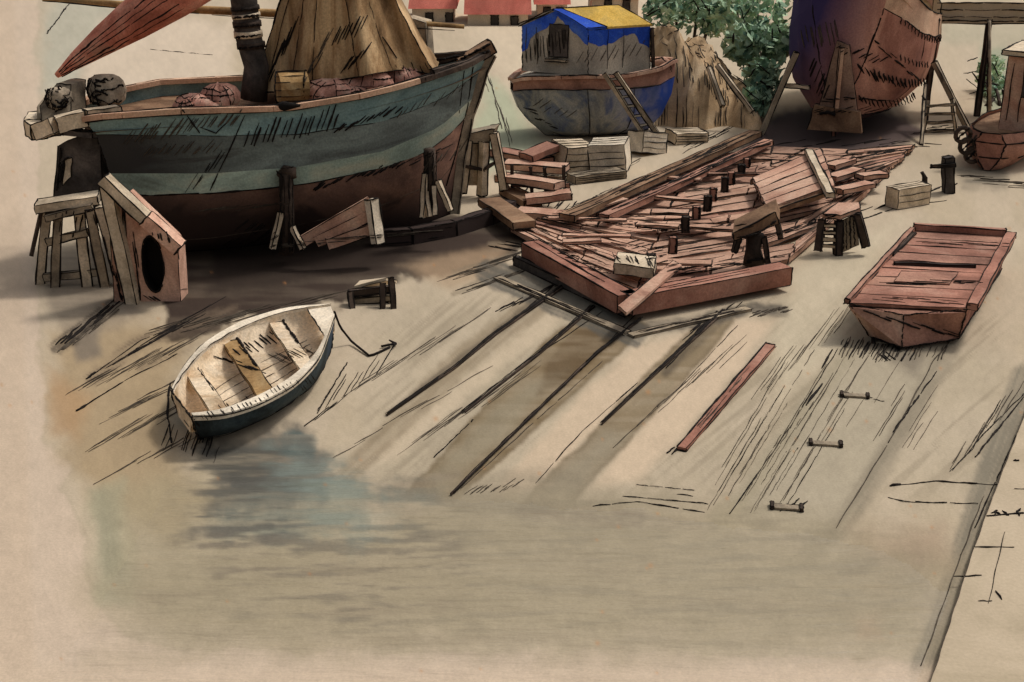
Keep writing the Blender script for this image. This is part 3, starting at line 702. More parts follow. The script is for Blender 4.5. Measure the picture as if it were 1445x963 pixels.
# ------------------------------------------------------------------ 2 houseboat
def houseboat():
    S, B = Vector((V(722, 190, 32.4).x, 32.4, 0)), Vector((V(946, 190, 33.4).x, 33.4, 0))
    prof = [(0, .12), (.1, .5), (.25, .85), (.45, 1), (.65, .95), (.85, .6), (1, .1)]
    rows = [
        dict(s0=0, s1=1.0, nar=1, curve=[(715, 117), (740, 111), (800, 109), (880, 108), (930, 98), (950, 86)]),
        dict(s0=.0, s1=1.0, nar=1.02, curve=[(715, 130), (740, 126), (800, 127), (880, 126), (930, 120), (950, 108)]),
        dict(s0=.04, s1=.985, nar=.97, curve=[(715, 142), (740, 158), (800, 164), (880, 160), (930, 150), (950, 130)]),
        dict(s0=.1, s1=.93, nar=.78, curve=[(735, 165), (770, 182), (810, 188), (880, 184), (925, 168), (950, 150)]),
        dict(s0=.2, s1=.85, nar=.35, curve=[(760, 190), (800, 201), (860, 200), (920, 185)]),
    ]
    near, far, v = hull_rows(S, B, 1.25, 22, rows, prof)
    for r in (near, far):
        for k in range(22): r[4][k].z = max(.02, r[4][k].z)
    t = thing('houseboat', 'blue and grey houseboat with a yellow cabin roof and pink rail hauled ashore', 'houseboat', near[4][10])
    m = MB()
    for s in (near, far): m.loft(s[1:5], M_['bluegrey'])
    for a in (0, -1): m.loft([[near[r][a] for r in range(1, 5)], [far[r][a] for r in range(1, 5)]], M_['bluegrey'], False)
    m.loft([near[4], far[4]], M_['bluegrey'], False)
    m.inkmany([near[r][0] for r in range(1, 5)] + near[4][1:], 1.6)
    for i in (8, 14): m.ink([near[r][i] + Vector((0, -.03, 0)) for r in range(1, 5)], 1.4)
    m.done('hull', t)
    m = MB()
    for s in (near, far):
        m.loft([s[0], s[1]], M_['redbrown'])
        for i in range(21): m.beam(s[0][i], s[0][i + 1], .14, .08, M_['pink'], 0)
    m.inkmany([p + Vector((0, -.06, .05)) for p in near[0]], 2.2); m.inkmany([p + Vector((0, -.04, 0)) for p in near[1]], 2)
    m.done('rail', t)
    m = MB(); m.loft([[p - Vector((0, 0, .06)) for p in near[0]], [p - Vector((0, 0, .06)) for p in far[0]]], M_['grey'], False); m.done('deck', t)
    m = MB(); c = V(934, 92, 33.3); rows2 = []
    for j in range(7):
        a = math.pi * j / 6; rows2.append([c + Vector((math.sin(a) * math.cos(b) * .26, math.sin(a) * math.sin(b) * .22, math.cos(a) * .2)) for b in [2 * math.pi * i / 12 for i in range(13)]])
    m.loft(rows2, M_['pink']); m.inkmany([V(922, 84, 33.0), V(934, 82, 33.0), V(946, 92, 33.0), V(948, 104, 33.0)], 2.2); m.done('bow_cover', t)
    # cabin
    def edge(px, y, top, bot): return V(px, bot, y), V(px, top, y)
    c0, c1 = edge(830, 32.05, 42, 112); a0, a1 = edge(737, 32.9, 50, 113); b0, b1 = edge(917, 32.75, 43, 110)
    zb = near[0][8].z - .06
    ze = c1.z
    for p in (a1, b1): p.z = ze
    for p in (a0, b0, c0): p.z = zb
    d0 = a0 + (b0 - c0); d1 = a1 + (b1 - c1)
    za = zs((a0.y + c0.y) / 2, 15)
    apL = a1.lerp(c1, .8 if False else .5); apL = Vector((apL.x, apL.y, za)); apR = d1.lerp(b1, .5); apR.z = za
    m = MB()
    m.add([a0, c0, c1, apL, a1], [(0, 1, 2, 3, 4)], M_['grey']); m.add([c0, b0, b1, c1], [(0, 1, 2, 3)], M_['grey'])
    m.add([b0, d0, d1, apR, b1], [(0, 1, 2, 3, 4)], M_['grey']); m.add([d0, a0, a1, d1], [(0, 1, 2, 3)], M_['grey'])
    for a, b in ((c0, c1), (a0, a1), (b0, b1), (c0, b0)): m.inkmany([a, b], 1.6)
    for k in range(9):
        f = R(.05, .95); p = a0.lerp(c0, f); m.ink([p + Vector((0, -.02, R(.2, .5))), p + Vector((0, -.02, R(.8, 1.15)))], 1.2, INKG)
    for f in (.3, .55): p = c0.lerp(b0, f); m.ink([p + Vector((0, -.02, .15)), p + Vector((0, -.02, 1.1))], 1.2)
    m.done('wall', t)
    # blue paint band, its lower edge ragged
    n1 = (c0 - a0).cross(Vector((0, 0, 1))).normalized(); n1 = n1 if n1.y < 0 else -n1
    n2 = (b0 - c0).cross(Vector((0, 0, 1))).normalized(); n2 = n2 if n2.y < 0 else -n2
    m = MB(); K = 24
    def band(p, q, n, topf, botf):
        tp = []; bt = []
        for i in range(K + 1):
            f = i / K; w = p.lerp(q, f) + n * .012
            tp.append(Vector((w.x, w.y, topf(f)))); bt.append(Vector((w.x, w.y, botf(f) + R(-.03, .03))))
        m.loft([tp, bt], M_['blue'], False)
        m.loft([[x - n * .01 for x in tp], tp], M_['blue'], False); m.loft([bt, [x - n * .01 for x in bt]], M_['blue'], False)
    band(a1, c1, n1, lambda f: lerp(ze, za, 1 - abs(f - .5) * 2) - .02, lambda f: ze - .42 + .95 * (1 - abs(f - .52) * 2) * (.6 if f < .52 else .75) - (.25 if f < .12 else 0))
    band(c1, b1, n2, lambda f: ze - .02, lambda f: ze - .3 - .12 * math.sin(f * 7) - (.15 if f > .8 else 0))
    m.done('blue_band', t)
    ov = (c1 - a1).normalized() * .12; ro = (apL - apR).normalized() * .05; drop = (c1 - apL) * .02; dropa = (a1 - apL) * .06
    th = Vector((0, 0, .05))
    m = MB()
    tl, bl_ = (apL + ro).lerp(apR - ro, .12), (c1 + drop + ro).lerp(b1 + drop - ro, .3)
    m.hexa([apL + ro, c1 + drop + ro, bl_, tl, apL + ro + th, c1 + drop + ro + th, bl_ + th, tl + th], M_['blue'], 1.4, .5)
    m.hexa([tl, bl_, b1 + drop - ro, apR - ro, tl + th, bl_ + th, b1 + drop - ro + th, apR - ro + th], M_['yellow'], 1.6, .3)
    m.hexa([apL + ro, a1 + dropa + ro, d1 + dropa - ro, apR - ro, apL + ro + th * .9, a1 + dropa + ro + th, d1 + dropa - ro + th, apR - ro + th * .9], M_['grey'], 2)
    m.done('roof', t)
    # shutter on the gable and its shelf
    p, q = a0.lerp(c0, .42) + n1 * .03, a0.lerp(c0, .7) + n1 * .03
    m = MB(); zt, zl = zb + 1.22, zb + .42
    m.extr([Vector((p.x, p.y, zl)), Vector((q.x, q.y, zl)), Vector((q.x, q.y, zt)), Vector((p.x, p.y, zt))], -n1 * .03, M_['darkgrey'], 1.6)
    sh = m.done('window', t)
    m = MB(); a = p.lerp(q, -.15) + n1 * .05; b = q + n1 * .05
    m.beam(Vector((a.x, a.y, zl - .08)), Vector((b.x, b.y, zl - .08)), .12, .06, M_['greywood'], 1.6); m.done('sill', sh)
    m = MB(); m.beam(V(920, 40, 32.7), V(922, 106, 32.7), .07, .07, M_['darkwood'], 1.6); m.done('corner_post', t)
    # mooring lines towards the other boat
    return t
houseboat()

t = thing('ladder', 'grey wooden ladder leaning on the pink rail of the houseboat', 'ladder', G(930, 208))
for a, b in (((853, 104), (918, 205)), ((869, 103), (936, 202))):
    m = MB(); m.beam(V(*a, 31.0), V(*b, 30.6), .09, .1, M_['greywood'], 2); m.done('rail', t)
for f in (.08, .2, .33, .46, .6, .73, .86):
    m = MB(); m.beam(V(lerp(853, 918, f), lerp(104, 205, f), lerp(31, 30.6, f)), V(lerp(869, 936, f), lerp(103, 202, f), lerp(31, 30.6, f)), .05, .05, M_['grey'], 1.2); m.done('rung', t)

# ------------------------------------------------------------------ 3 large hull seen from astern
def big_ship():
    t = thing('ship_hull', 'tall purple brown wooden ship seen from its stern on the slip', 'ship', G(1185, 198))
    ax = Vector((.36, .933, 0)); side = Vector((.933, -.36, 0)); O = V(1176, 190, 31.9); O.z = 0
    # (distance along, half beams from keel to sheer, heights)
    st = [(0.0, [.05, .1, .5, .72, .92, 1.05], [.12, .8, 1.7, 2.5, 3.3, 4.1]),
          (.5, [.08, .5, 1.05, 1.25, 1.38, 1.4], [.1, .6, 1.4, 2.2, 3.0, 3.75]),
          (1.4, [.1, .95, 1.5, 1.68, 1.75, 1.72], [.1, .55, 1.2, 1.9, 2.6, 3.3]),
          (2.6, [.12, 1.25, 1.78, 1.95, 2.0, 1.95], [.1, .5, 1.1, 1.7, 2.35, 2.95]),
          (4.2, [.12, 1.35, 1.9, 2.05, 2.1, 2.05], [.1, .5, 1.05, 1.6, 2.2, 2.75]),
          (6.0, [.12, 1.2, 1.7, 1.9, 1.95, 1.9], [.1, .5, 1.05, 1.6, 2.25, 2.8]),
          (8.0, [.1, .6, 1.0, 1.2, 1.35, 1.4], [.1, .55, 1.15, 1.8, 2.5, 3.05]),
          (9.4, [.03, .05, .08, .1, .12, .14], [.2, .8, 1.5, 2.2, 2.9, 3.5])]
    def rowset(sg, lo, hi):
        out = []
        for r in range(lo, hi):
            row = []
            for i in range(len(st) - 1):
                for q in range(5):
                    f = q / 5; d = lerp(st[i][0], st[i + 1][0], f); f2 = f
                    row.append(O + ax * d + side * sg * (1 if sg > 0 else .86) * lerp(st[i][1][r], st[i + 1][1][r], f2) + Vector((0, 0, lerp(st[i][2][r], st[i + 1][2][r], f2))))
            row.append(O + ax * st[-1][0] + side * sg * st[-1][1][r] + Vector((0, 0, st[-1][2][r])))
            out.append(row)
        return out
    m = MB(); A, Bq = rowset(1, 0, 5), rowset(-1, 0, 5)
    m.loft(A[:2], M_['shipdark']); m.loft(A[1:], M_['ship']); m.loft(Bq[1:], M_['ship']); m.loft(Bq[:2], M_['shipdark'])
    m.loft([[r[0] for r in A], [r[0] for r in Bq]], M_['ship'], False)
    m.inkmany([r[12] for r in A], 1.2)
    for i in (0,): m.inkmany([r[i] for r in A], 2.2); m.inkmany([r[i] for r in Bq], 2.2)
    for k in range(16):
        i = 4 + k; m.ink([A[4][i] + side * .03, A[4][i] + side * .03 - Vector((0, 0, .16))], 2)
    for k in range(14): i = 2 + k; p = A[2][i].lerp(A[3][i], .3) + side * .03; m.ink([p, p + Vector((.05, 0, -.2))], 2.4)
    for k in range(9): i = 6 + k; p = A[3][i] + side * .03; m.ink([p, p + Vector((.03, 0, -.16))], 1.8)
    for k in range(16): i = 2 + k; p = A[1][i].lerp(A[2][i], .5) + side * .03; m.ink([p, p + Vector((.1, 0, -.18))], 2.2)
    m.inkmany([p + side * .03 for p in A[1][:14]], 1.6)
    m.done('hull', t)
    m = MB(); A2, B2 = rowset(1, 4, 6), rowset(-1, 4, 6)
    m.loft(A2, M_['shippale']); m.loft(B2, M_['ship']); m.loft([[r[0] for r in A2], [r[0] for r in B2]], M_['ship'], False)
    for r in A2: m.inkmany(r, 2)
    m.inkmany(B2[1], 2); m.done('bulwark', t)
    m = MB(); dk = [[p - Vector((0, 0, .35)) for p in A2[1]], [p - Vector((0, 0, .35)) for p in B2[1]]]
    m.loft(dk, M_['ochre'], False); m.done('deck', t)
    # rudder and stern post
    b = O - ax * .08
    m = MB(); m.extr([b + side * -.42 + Vector((0, 0, .75)), b + side * .55 + Vector((0, 0, .75)), b + side * .2 + Vector((0, 0, 2.4)), b + side * -.1 + Vector((0, 0, 2.5))], -ax * .1, M_['shipgrey'], 2)
    m.done('rudder', t)
    m = MB(); c = b - ax * .14 + side * .04
    m.beam(c + Vector((0, 0, .65)), c + Vector((0, 0, 2.35)), .1, .08, M_['shippale'], 2.2); m.done('stern_post', t)
    m = MB()
    m.extr([b + side * -.62 + Vector((0, 0, .3)), b + side * .72 + Vector((0, 0, .3)), b + side * .62 + Vector((0, 0, .82)), b + side * -.5 + Vector((0, 0, .92))], -ax * .2, M_['brown'], 2.2)
    m.tube([c + side * -.38 + Vector((0, 0, .72)) - ax * .1, c + side * -.2 + Vector((0, 0, .78)) - ax * .1, c + side * 0 + Vector((0, 0, .72)) - ax * .1], .04, M_['hole'], 6)
    m.done('keel_block', t)
big_ship()
def stay(label, a, b, ya, yb, w=.12, mat='greywood', group='slanting props beside the tall brown ship'):
    p = G(*b); m = MB(); m.beam(V(*a, ya), p, w, w, M_[mat], 2.2); m.done('shore_prop', None, p, label, 'prop', group)
stay('left slanting prop running from the tall ship down to the red deck', (1124, 74), (1074, 190), 32.6, 0, .13)
stay('right slanting prop leaning against the tall brown ship', (1318, 88), (1368, 188), 33.6, 0)
stay('thin upright pole between the tall ship and its right prop', (1306, 120), (1300, 205), 33.4, 0, .07)
m = MB(); m.beam(V(1102, 120, 32.9), V(1142, 124, 32.3), .06, .1, M_['cream'], 2); m.done('strut', None, V(1102, 120, 32.9), 'short pale strut between the left prop and the ship', 'strut')
t = thing('scaffold', 'small pale scaffold of rungs to the right of the tall ship', 'scaffold', G(1340, 190))
for a, b in (((1310, 142), (1302, 196)), ((1344, 140), (1350, 192))):
    m = MB(); m.beam(V(*a, 33.0), V(*b, 32.8), .07, .07, M_['cream'], 1.6); m.done('post', t)
for y in (148, 160, 172, 184):
    m = MB(); m.beam(V(1306, y + 2, 32.9), V(1347, y, 32.9), .06, .05, M_['greywood'], 1.4); m.done('rung', t)

# ------------------------------------------------------------------ bank and shrubs
def bank():
    m = MB(); rows = []; n, k = 40, 22
    for j in range(k):
        f = j / (k - 1); row = []
        for i in range(n):
            g = i / (n - 1); x = lerp(3.6, 6.5, g); y = lerp(33.4, 44, f)
            h = 2.5 * (1.1 - .62 * g) * math.sin(math.pi * min(1, max(0, f)) ** .6) * math.sin(math.pi * g ** .9) ** .55
            h *= 1 + .12 * math.sin(7 * g + 5 * f) + .08 * math.sin(17 * g - 9 * f)
            h = h * (1 + R(-.07, .07)) + .12 * math.sin(g * 40 + f * 13) * math.sin(f * 31)
            row.append(Vector((x + .3 * math.sin(f * 9), y + .3 * math.sin(g * 11), max(-.02, h * (.35 + .65 * sst(0, 1, np.array(1 - g * .25)).item())))))
        rows.append(row)
    m.loft(rows, M_['bank'])
    for _ in range(330):
        j = random.randint(0, 12); i = random.randint(3, n - 4); p = rows[j][i]; q = rows[j + 1][i - 1]
        m.ink([p + Vector((0, -.03, .03)), p.lerp(q, R(.5, 1.0)) + Vector((0, -.03, .03))], R(.8, 2.2), random.choice([INK, INKG]))
    m.done('earth_bank', None, (6.5, 36, 0), kind='structure')
bank()
def shrub(label, spots, n, leaf, group, cat='shrub', base=None, mats=('leaf', 'leafd')):
    t = thing('shrub', label, cat, base, group)
    mb = {k: MB() for k in mats}
    for _ in range(n):
        px, py, y, r = random.choice(spots)
        c = V(px, py, y); d = Vector((random.gauss(0, 1), random.gauss(0, 1), random.gauss(0, 1))); d = d.normalized() * r * R(.45, 1.0) * Vector((1, .8, .9)).length / 1.55
        p = c + d; 
        if p.z < .05: continue
        u = Vector((random.gauss(0, 1), random.gauss(0, .6), random.gauss(0, 1))).normalized(); w = u.cross(Vector((R(-1, 1), R(-1, 1), R(-1, 1)))).normalized()
        L = leaf * R(.6, 1.5); W = L * R(.35, .7)
        k = mats[0] if random.random() < .84 else mats[1]
        mb[k].add([p - u * L, p + w * W - u * L * .2, p + u * L, p - w * W + u * L * .1], [(0, 1, 2, 3)], M_[k])
    m = mb[mats[0]]; m2 = mb[mats[1]]
    m.add(m2.v, m2.f, M_[mats[1]])
    for _ in range(26):
        px, py, y, r = random.choice(spots); p = V(px + R(-20, 20), py + R(-16, 16), y - r * .8)
        m.ink([p, p + Vector((R(-.5, .1), 0, R(-.4, .5)))], R(1.2, 3))
    m.done('foliage', t)
    m = MB()
    for px, py, y, r in spots[:4]:
        p = V(px, py, y); m.tube([Vector((base[0] + R(-.3, .3), base[1], 0)), p.lerp(Vector(base), .4) + Vector((R(-.2, .2), 0, 0)), p], [.06, .045, .02], M_['darkwood'], 6)
    m.done('stem', t)
shrub('large blue green shrub between the earth bank and the tall ship', [(1070, 20, 38.0, 1.0), (1072, 70, 36.6, .8), (1078, 112, 35.2, .6), (1040, 15, 39, .9), (1066, 145, 34.4, .42), (1096, 60, 37, .5), (1050, 60, 36.5, .6)], 2400, .13, 'shrubs on the bank', base=G(1078, 158))
shrub('green shrub growing on top of the bank behind the houseboat', [(940, 10, 40, .75), (975, 5, 41, .9), (1010, 10, 41, .9), (1005, 30, 40, .5), (955, -10, 41, .9)], 1800, .1, 'shrubs on the bank', base=V(975, 40, 40.5))
shrub('small dark green bush beside the jetty pole', [(1398, 95, 39, .4), (1398, 115, 38.5, .42), (1396, 135, 38, .36)], 800, .09, 'bushes by the jetty', base=G(1398, 150))

def poleset():
    for (a, b, ya, lab) in (((1000, 95), (1020, 150), 33.6, 'left of two pale poles lying up the brown bank'), ((1012, 92), (1062, 158), 33.4, 'right of two pale poles lying up the brown bank')):
        p = V(*b, ya - .3); m = MB(); m.beam(V(*a, ya + .4), p, .1, .1, M_['cream'], 1.8); m.done('pole', None, p, lab, 'pole', 'poles on the bank')
poleset()

# ------------------------------------------------------------------ pale crates below the houseboat
def crate(label, px, py, size, rz, mat, tilt=None, z=0, planks=3, group='pale crates below the houseboat', name='crate'):
    b = G(px, py, z); m = MB(); m.box(b, size, rz, M_[mat], 1.8, tilt, skip=.05)
    mm = Matrix.Rotation(rz, 3, 'Z')
    if tilt: mm = mm @ Matrix.Rotation(tilt[0], 3, 'X') @ Matrix.Rotation(tilt[1], 3, 'Y')
    for i in range(1, planks + 1):
        h = size[2] * i / (planks + 1)
        for s in (-1, 1):
            m.ink([b + mm @ Vector((-size[0] / 2 * .95, s * (size[1] / 2 + .01), h)), b + mm @ Vector((size[0] / 2 * .9, s * (size[1] / 2 + .01), h + R(-.02, .02)))], R(.9, 1.6))
        y = size[1] * (i / (planks + 1) - .5)
        m.ink([b + mm @ Vector((-size[0] / 2, y, size[2] + .01)), b + mm @ Vector((size[0] / 2, y, size[2] + .01))], R(.8, 1.4), INKG)
    return m.done(name, None, b, label, 'crate', group)
crate('pale crate with a pink end standing left below the houseboat hull', 806, 238, (.8, .7, .6), .5, 'cream', (.1, .08))
crate('whitish crate in the middle below the houseboat hull', 862, 238, (.85, .7, .65), -.25, 'white', (.06, -.1))
crate('small tilted whitish crate at the foot of the houseboat ladder', 912, 216, (.75, .6, .5), .6, 'white', (-.15, .18))
crate('flat cream crate at the far right of the pale crates', 968, 200, (.9, .6, .28), .35, 'cream', (.05, .05))
crate('low greyish crate in front of the whitish crate', 842, 254, (1.3, .4, .18), .45, 'greywood')

# loose planks left of the deck
pl = [((700, 214), (770, 228), 'dark brown plank end nearest the box trestle'), ((712, 232), (800, 238), 'long pink plank lying level behind the loose heap'), ((706, 250), (790, 262), 'pink plank across the middle of the loose heap'),
      ((716, 268), (752, 288), 'short splintered plank at the left end of the heap'), ((742, 282), (806, 274), 'pink plank at the front of the loose heap'), ((742, 222), (782, 206), 'raised plank pointing up towards the houseboat'),
      ((730, 300), (800, 306), 'flat plank lying just before the loose heap'), ((690, 284), (740, 318), 'dark plank slanting down left of the heap')]
for k, (a, b, lab) in enumerate(pl):
    m = MB(); z = .1 + .14 * (k % 3); p, q = G(*a, z), G(*b, z + R(-.05, .2)); m.beam(p, q, R(.35, .55), .14, M_[['redbrown', 'pink', 'pink', 'brown', 'pink', 'redbrown', 'pink', 'brown'][k]], 2)
    m.done('loose_plank', None, p - Vector((0, 0, z)), lab, 'plank', 'loose planks beside the red deck')
for (px, py, lab) in ((738, 276, 'little broken hurdle on the left of the plank heap'), (784, 276, 'little broken hurdle on the right of the plank heap')):
    m = MB(); b = G(px, py)
    for d in (-.2, .2): m.beam(b + Vector((d, 0, 0)), b + Vector((d - .04, 0, R(.5, .7))), .07, .06, M_['darkwood'], 1.6)
    m.beam(b + Vector((-.25, -.03, .25)), b + Vector((.3, -.03, .22)), .06, .08, M_['redbrown'], 1.8); m.beam(b + Vector((-.2, -.03, .03)), b + Vector((.35, -.05, .0)), .06, .08, M_['darkwood'], 1.8)
    m.done('hurdle', None, b, lab, 'hurdle', 'broken hurdles in the plank heap')

# ------------------------------------------------------------------ red timber deck at the head of the slip
def red_deck():
    t = thing('timber_deck', 'wide red brown timber deck with a pointed front at the head of the slip', 'timber deck', G(885, 432))
    z = .3
    poly = [(706, 318), (760, 340), (885, 412), (1104, 372), (1160, 330), (1222, 268), (1296, 196), (1240, 182), (1075, 178), (1030, 190), (905, 248), (800, 296)]
    P = [G(x, y, z) for x, y in poly]; n = len(P)
    fr = segpts([Vector((x, y, 0)) for x, y in ((720, 322), (748, 338), (885, 412), (1104, 374), (1150, 340), (1200, 300), (1226, 266))], 31)
    bk = segpts([Vector((x, y, 0)) for x, y in ((820, 290), (905, 248), (1030, 205), (1075, 205), (1130, 214), (1240, 212), (1288, 200), (1296, 206))], 31)
    def grid(sv, u):
        f = sv * 30; i = min(29, int(f)); return fr[i].lerp(fr[i + 1], f - i).lerp(bk[i].lerp(bk[i + 1], f - i), u)
    NR = 19
    for i in range(NR):
        e = [R(-.01, .01), R(.1, .2), .345 + R(-.01, .01), R(.5, .6), R(.7, .84), 1 + R(-.02, 0)]
        for k in range(5):
            u0, u1 = (i + R(.0, .06)) / NR, (i + R(.93, 1.0)) / NR
            h = R(.12, .17); c = []
            for u, w_ in ((u0, e[k]), (u0, e[k + 1] - .004), (u1, e[k + 1] - .004), (u1, e[k])):
                q = grid(min(1, max(0, w_)), u); c.append(G(q.x + R(-1.5, 1.5), q.y + R(-1, 1), h))
            m = MB(); th = Vector((0, 0, R(.06, .1))); up_ = [Vector((0, 0, R(-.01, .025))) for _ in range(4)]
            m.hexa([p - th for p in c] + [p + v_ for p, v_ in zip(c, up_)], M_[random.choice(['deckw', 'deckw', 'deckw', 'deckw', 'pink', 'deckw', 'deckw', 'redbrown'])], R(.8, 1.9), .3)
            for _ in range(3):
                f = R(0, .6); w_ = R(.15, .85); p, q = c[0].lerp(c[3], w_), c[1].lerp(c[2], w_)
                m.ink([p.lerp(q, f) + Vector((0, 0, .05)), p.lerp(q, f + R(.15, .4)) + Vector((0, 0, .05))], R(.6, 1.6), random.choice([INK, INKG]))
            m.done('deck_plank', t)
    def inside(p):
        c = False
        for i in range(n):
            (x1, y1), (x2, y2) = poly[i], poly[(i + 1) % n]
            if (y1 > p[1]) != (y2 > p[1]) and p[0] < (x2 - x1) * (p[1] - y1) / (y2 - y1) + x1: c = not c
        return c
    for k in range(22):
        x0 = R(770, 1200); y0 = R(215, 385); l = R(40, 120); sl_ = random.choice([R(-.06, .1), R(-.06, .1), R(-.3, -.1)])
        a, b = (x0, y0), (x0 + l, y0 + l * sl_)
        if not (inside(a) and inside(b) and inside((x0, y0 + 14)) and inside((b[0], b[1] + 14))): continue
        m = MB(); h = R(.04, .08); p, q = G(*a, z - .05 + h), G(*b, z - .02 + h); m.beam(p, q, R(.12, .3), h * .7, M_[random.choice(['pink', 'deckw', 'deckw', 'redbrown', 'pink'])], R(1, 2))
        m.done('cross_plank', t)
    def fb(a, b, mat, zt=.42, w=.34, h=.3, name='front_beam'):
        m = MB(); p, q = G(*a, zt - h / 2), G(*b, zt - h / 2); m.beam(p, q, w, h, M_[mat], 2.4)
        for _ in range(4): m.ink([p.lerp(q, R(0, .4)) + Vector((0, R(-.1, .1), h / 2 + .005)), p.lerp(q, R(.5, 1)) + Vector((0, R(-.1, .1), h / 2 + .005))], R(.8, 1.6))
        m.done(name, t)
    fb((748, 352), (884, 428), 'red'); fb((884, 428), (1108, 386), 'red')
    m = MB(); p, q = G(884, 440, .05), G(1112, 398, .05); m.beam(p, q, .12, .24, M_['bottom'], 2.6)
    for _ in range(7): m.ink([p.lerp(q, R(0, .5)) + Vector((0, -.07, R(-.08, .1))), p.lerp(q, R(.5, 1)) + Vector((0, -.07, R(-.08, .1)))], R(1.5, 3.5))
    m.done('lower_board', t)
    m = MB(); p, q = G(728, 368, .08), G(884, 440, .08); m.beam(p, q, .1, .16, M_['darkgrey'], 3); m.done('lower_board', t)
    for a, b, mat, w in (((800, 302), (1066, 184), 'brown', .45), ((852, 302), (1085, 196), 'redbrown', .3)):
        m = MB(); p, q = G(*a, .42), G(*b, .42); m.beam(p - Vector((0, 0, .08)), q - Vector((0, 0, .08)), w * .75, .13, M_[mat], 2.2)
        for _ in range(14): f = R(0, .8); m.ink([p.lerp(q, f) + Vector((R(-.12, .12), R(-.08, .08), -.01)), p.lerp(q, f + R(.1, .2)) + Vector((R(-.12, .12), R(-.08, .08), -.01))], R(1, 2.4))
        m.done('cross_beam', t)
    m = MB(); a = [G(872, 436, .43), G(884, 446, .43), G(962, 378, .43), G(950, 372, .43)]; m.extr(a, (0, 0, .05), M_['pink'], 1.8); m.done('corner_plank', t)
red_deck()

sp = [(918, 374, 'nearest to the low box', 15), (949, 357, 'second', 22), (967, 328, '', 22), (982, 312, '', 20), (998, 297, '', 20), (1006, 284, '', 18), (1022, 270, '', 19), (1031, 260, '', 17), (1046, 246, '', 13), (1053, 236, '', 12)]
for i, (x, y, s, h) in enumerate(sp):
    b = G(x, y, .3); top = V(x + 1, y - h, b.y)
    m = MB(); m.beam(b, top, .13, .12, M_['redbrown'] if i % 2 else M_['darkwood'], 2.4); m.inkmany([b + Vector((.05, -.07, .03)), top + Vector((.05, -.07, 0))], 3.5)
    m.done('stub_post', None, b, 'short dark stub post in the slanting row across the red deck', 'post', 'row of stub posts on the red deck')

def plank_panel():
    t = thing('plank_panel', 'flat panel of pink boards lying tilted on the red deck', 'panel', G(1110, 298, .3))
    c = [G(1062, 256, .42), G(1158, 214, .62), G(1178, 268, .62), G(1082, 300, .42)]
    th = Vector((0, 0, .08))
    for i in range(5):
        f, g = i / 5, (i + .93) / 5
        q = [c[0].lerp(c[3], f), c[1].lerp(c[2], f), c[1].lerp(c[2], g), c[0].lerp(c[3], g)]
        m = MB(); m.hexa(q + [p + th for p in q], M_['pink'], 2); m.done('board', t)
    m = MB(); m.beam(G(1141, 214, .72), G(1172, 276, .72), .16, .1, M_['cream'], 2.2); m.done('batten', t)
    for a, b in ((c[0], c[1]), (c[3], c[2])):
        m = MB(); m.beam(a - th * .3, b - th * .3, .1, .1, M_['brown'], 2); m.done('bearer', t)
plank_panel()
# further boards behind
for k, (a, b, lab) in enumerate((((1170, 236), (1200, 226), 'short board lying right behind the pale batten of the panel'), ((1172, 252), (1212, 240), 'longer board lying right of the panel of pink boards'), ((1182, 270), (1228, 260), 'red board lying behind the slatted stool'), ((1212, 250), (1248, 246), 'dark edged board near the right edge of the red deck'))):
    m = MB(); p, q = G(*a, .37), G(*b, .37); m.beam(p, q, .3, .1, M_['pink'], 2.2); m.done('loose_board', None, p - Vector((0, 0, .06)), lab, 'board', 'boards on the right of the red deck')

def workbench():
    b = G(1066, 368, .3); Y0 = b.y
    t = thing('work_bench', 'small heavy work bench with a tilted dark top on the red deck', 'bench', b)
    c = [V(1034, 330, Y0 - .3), V(1094, 305, Y0 - .1), V(1099, 318, Y0 - .2), V(1042, 344, Y0 - .4)]
    m = MB(); c2 = [V(1034, 330, Y0 - .3), V(1036, 340, Y0 - .3), V(1100, 316, Y0 - .15), V(1094, 300, Y0 - .15)]
    m.extr(c2, (.1, .5, .1), M_['brown'], 2.6); m.inkmany([V(1040, 336, Y0 - .33), V(1070, 330, Y0 - .3), V(1095, 312, Y0 - .2)], 3); m.done('top', t)
    m = MB(); m.tube([V(1064, 372, Y0), V(1063, 350, Y0), V(1066, 330, Y0)], [.2, .13, .16], M_['darkwood'], 9); m.done('stump', t)
    for a, bb in (((1042, 336), (1036, 356)), ((1096, 312), (1102, 336)), ((1078, 335), (1084, 372))):
        m = MB(); m.beam(V(*a, Y0 - .1), V(*bb, Y0 - .12), .08, .08, M_['darkwood'], 2); m.done('leg', t)
workbench()

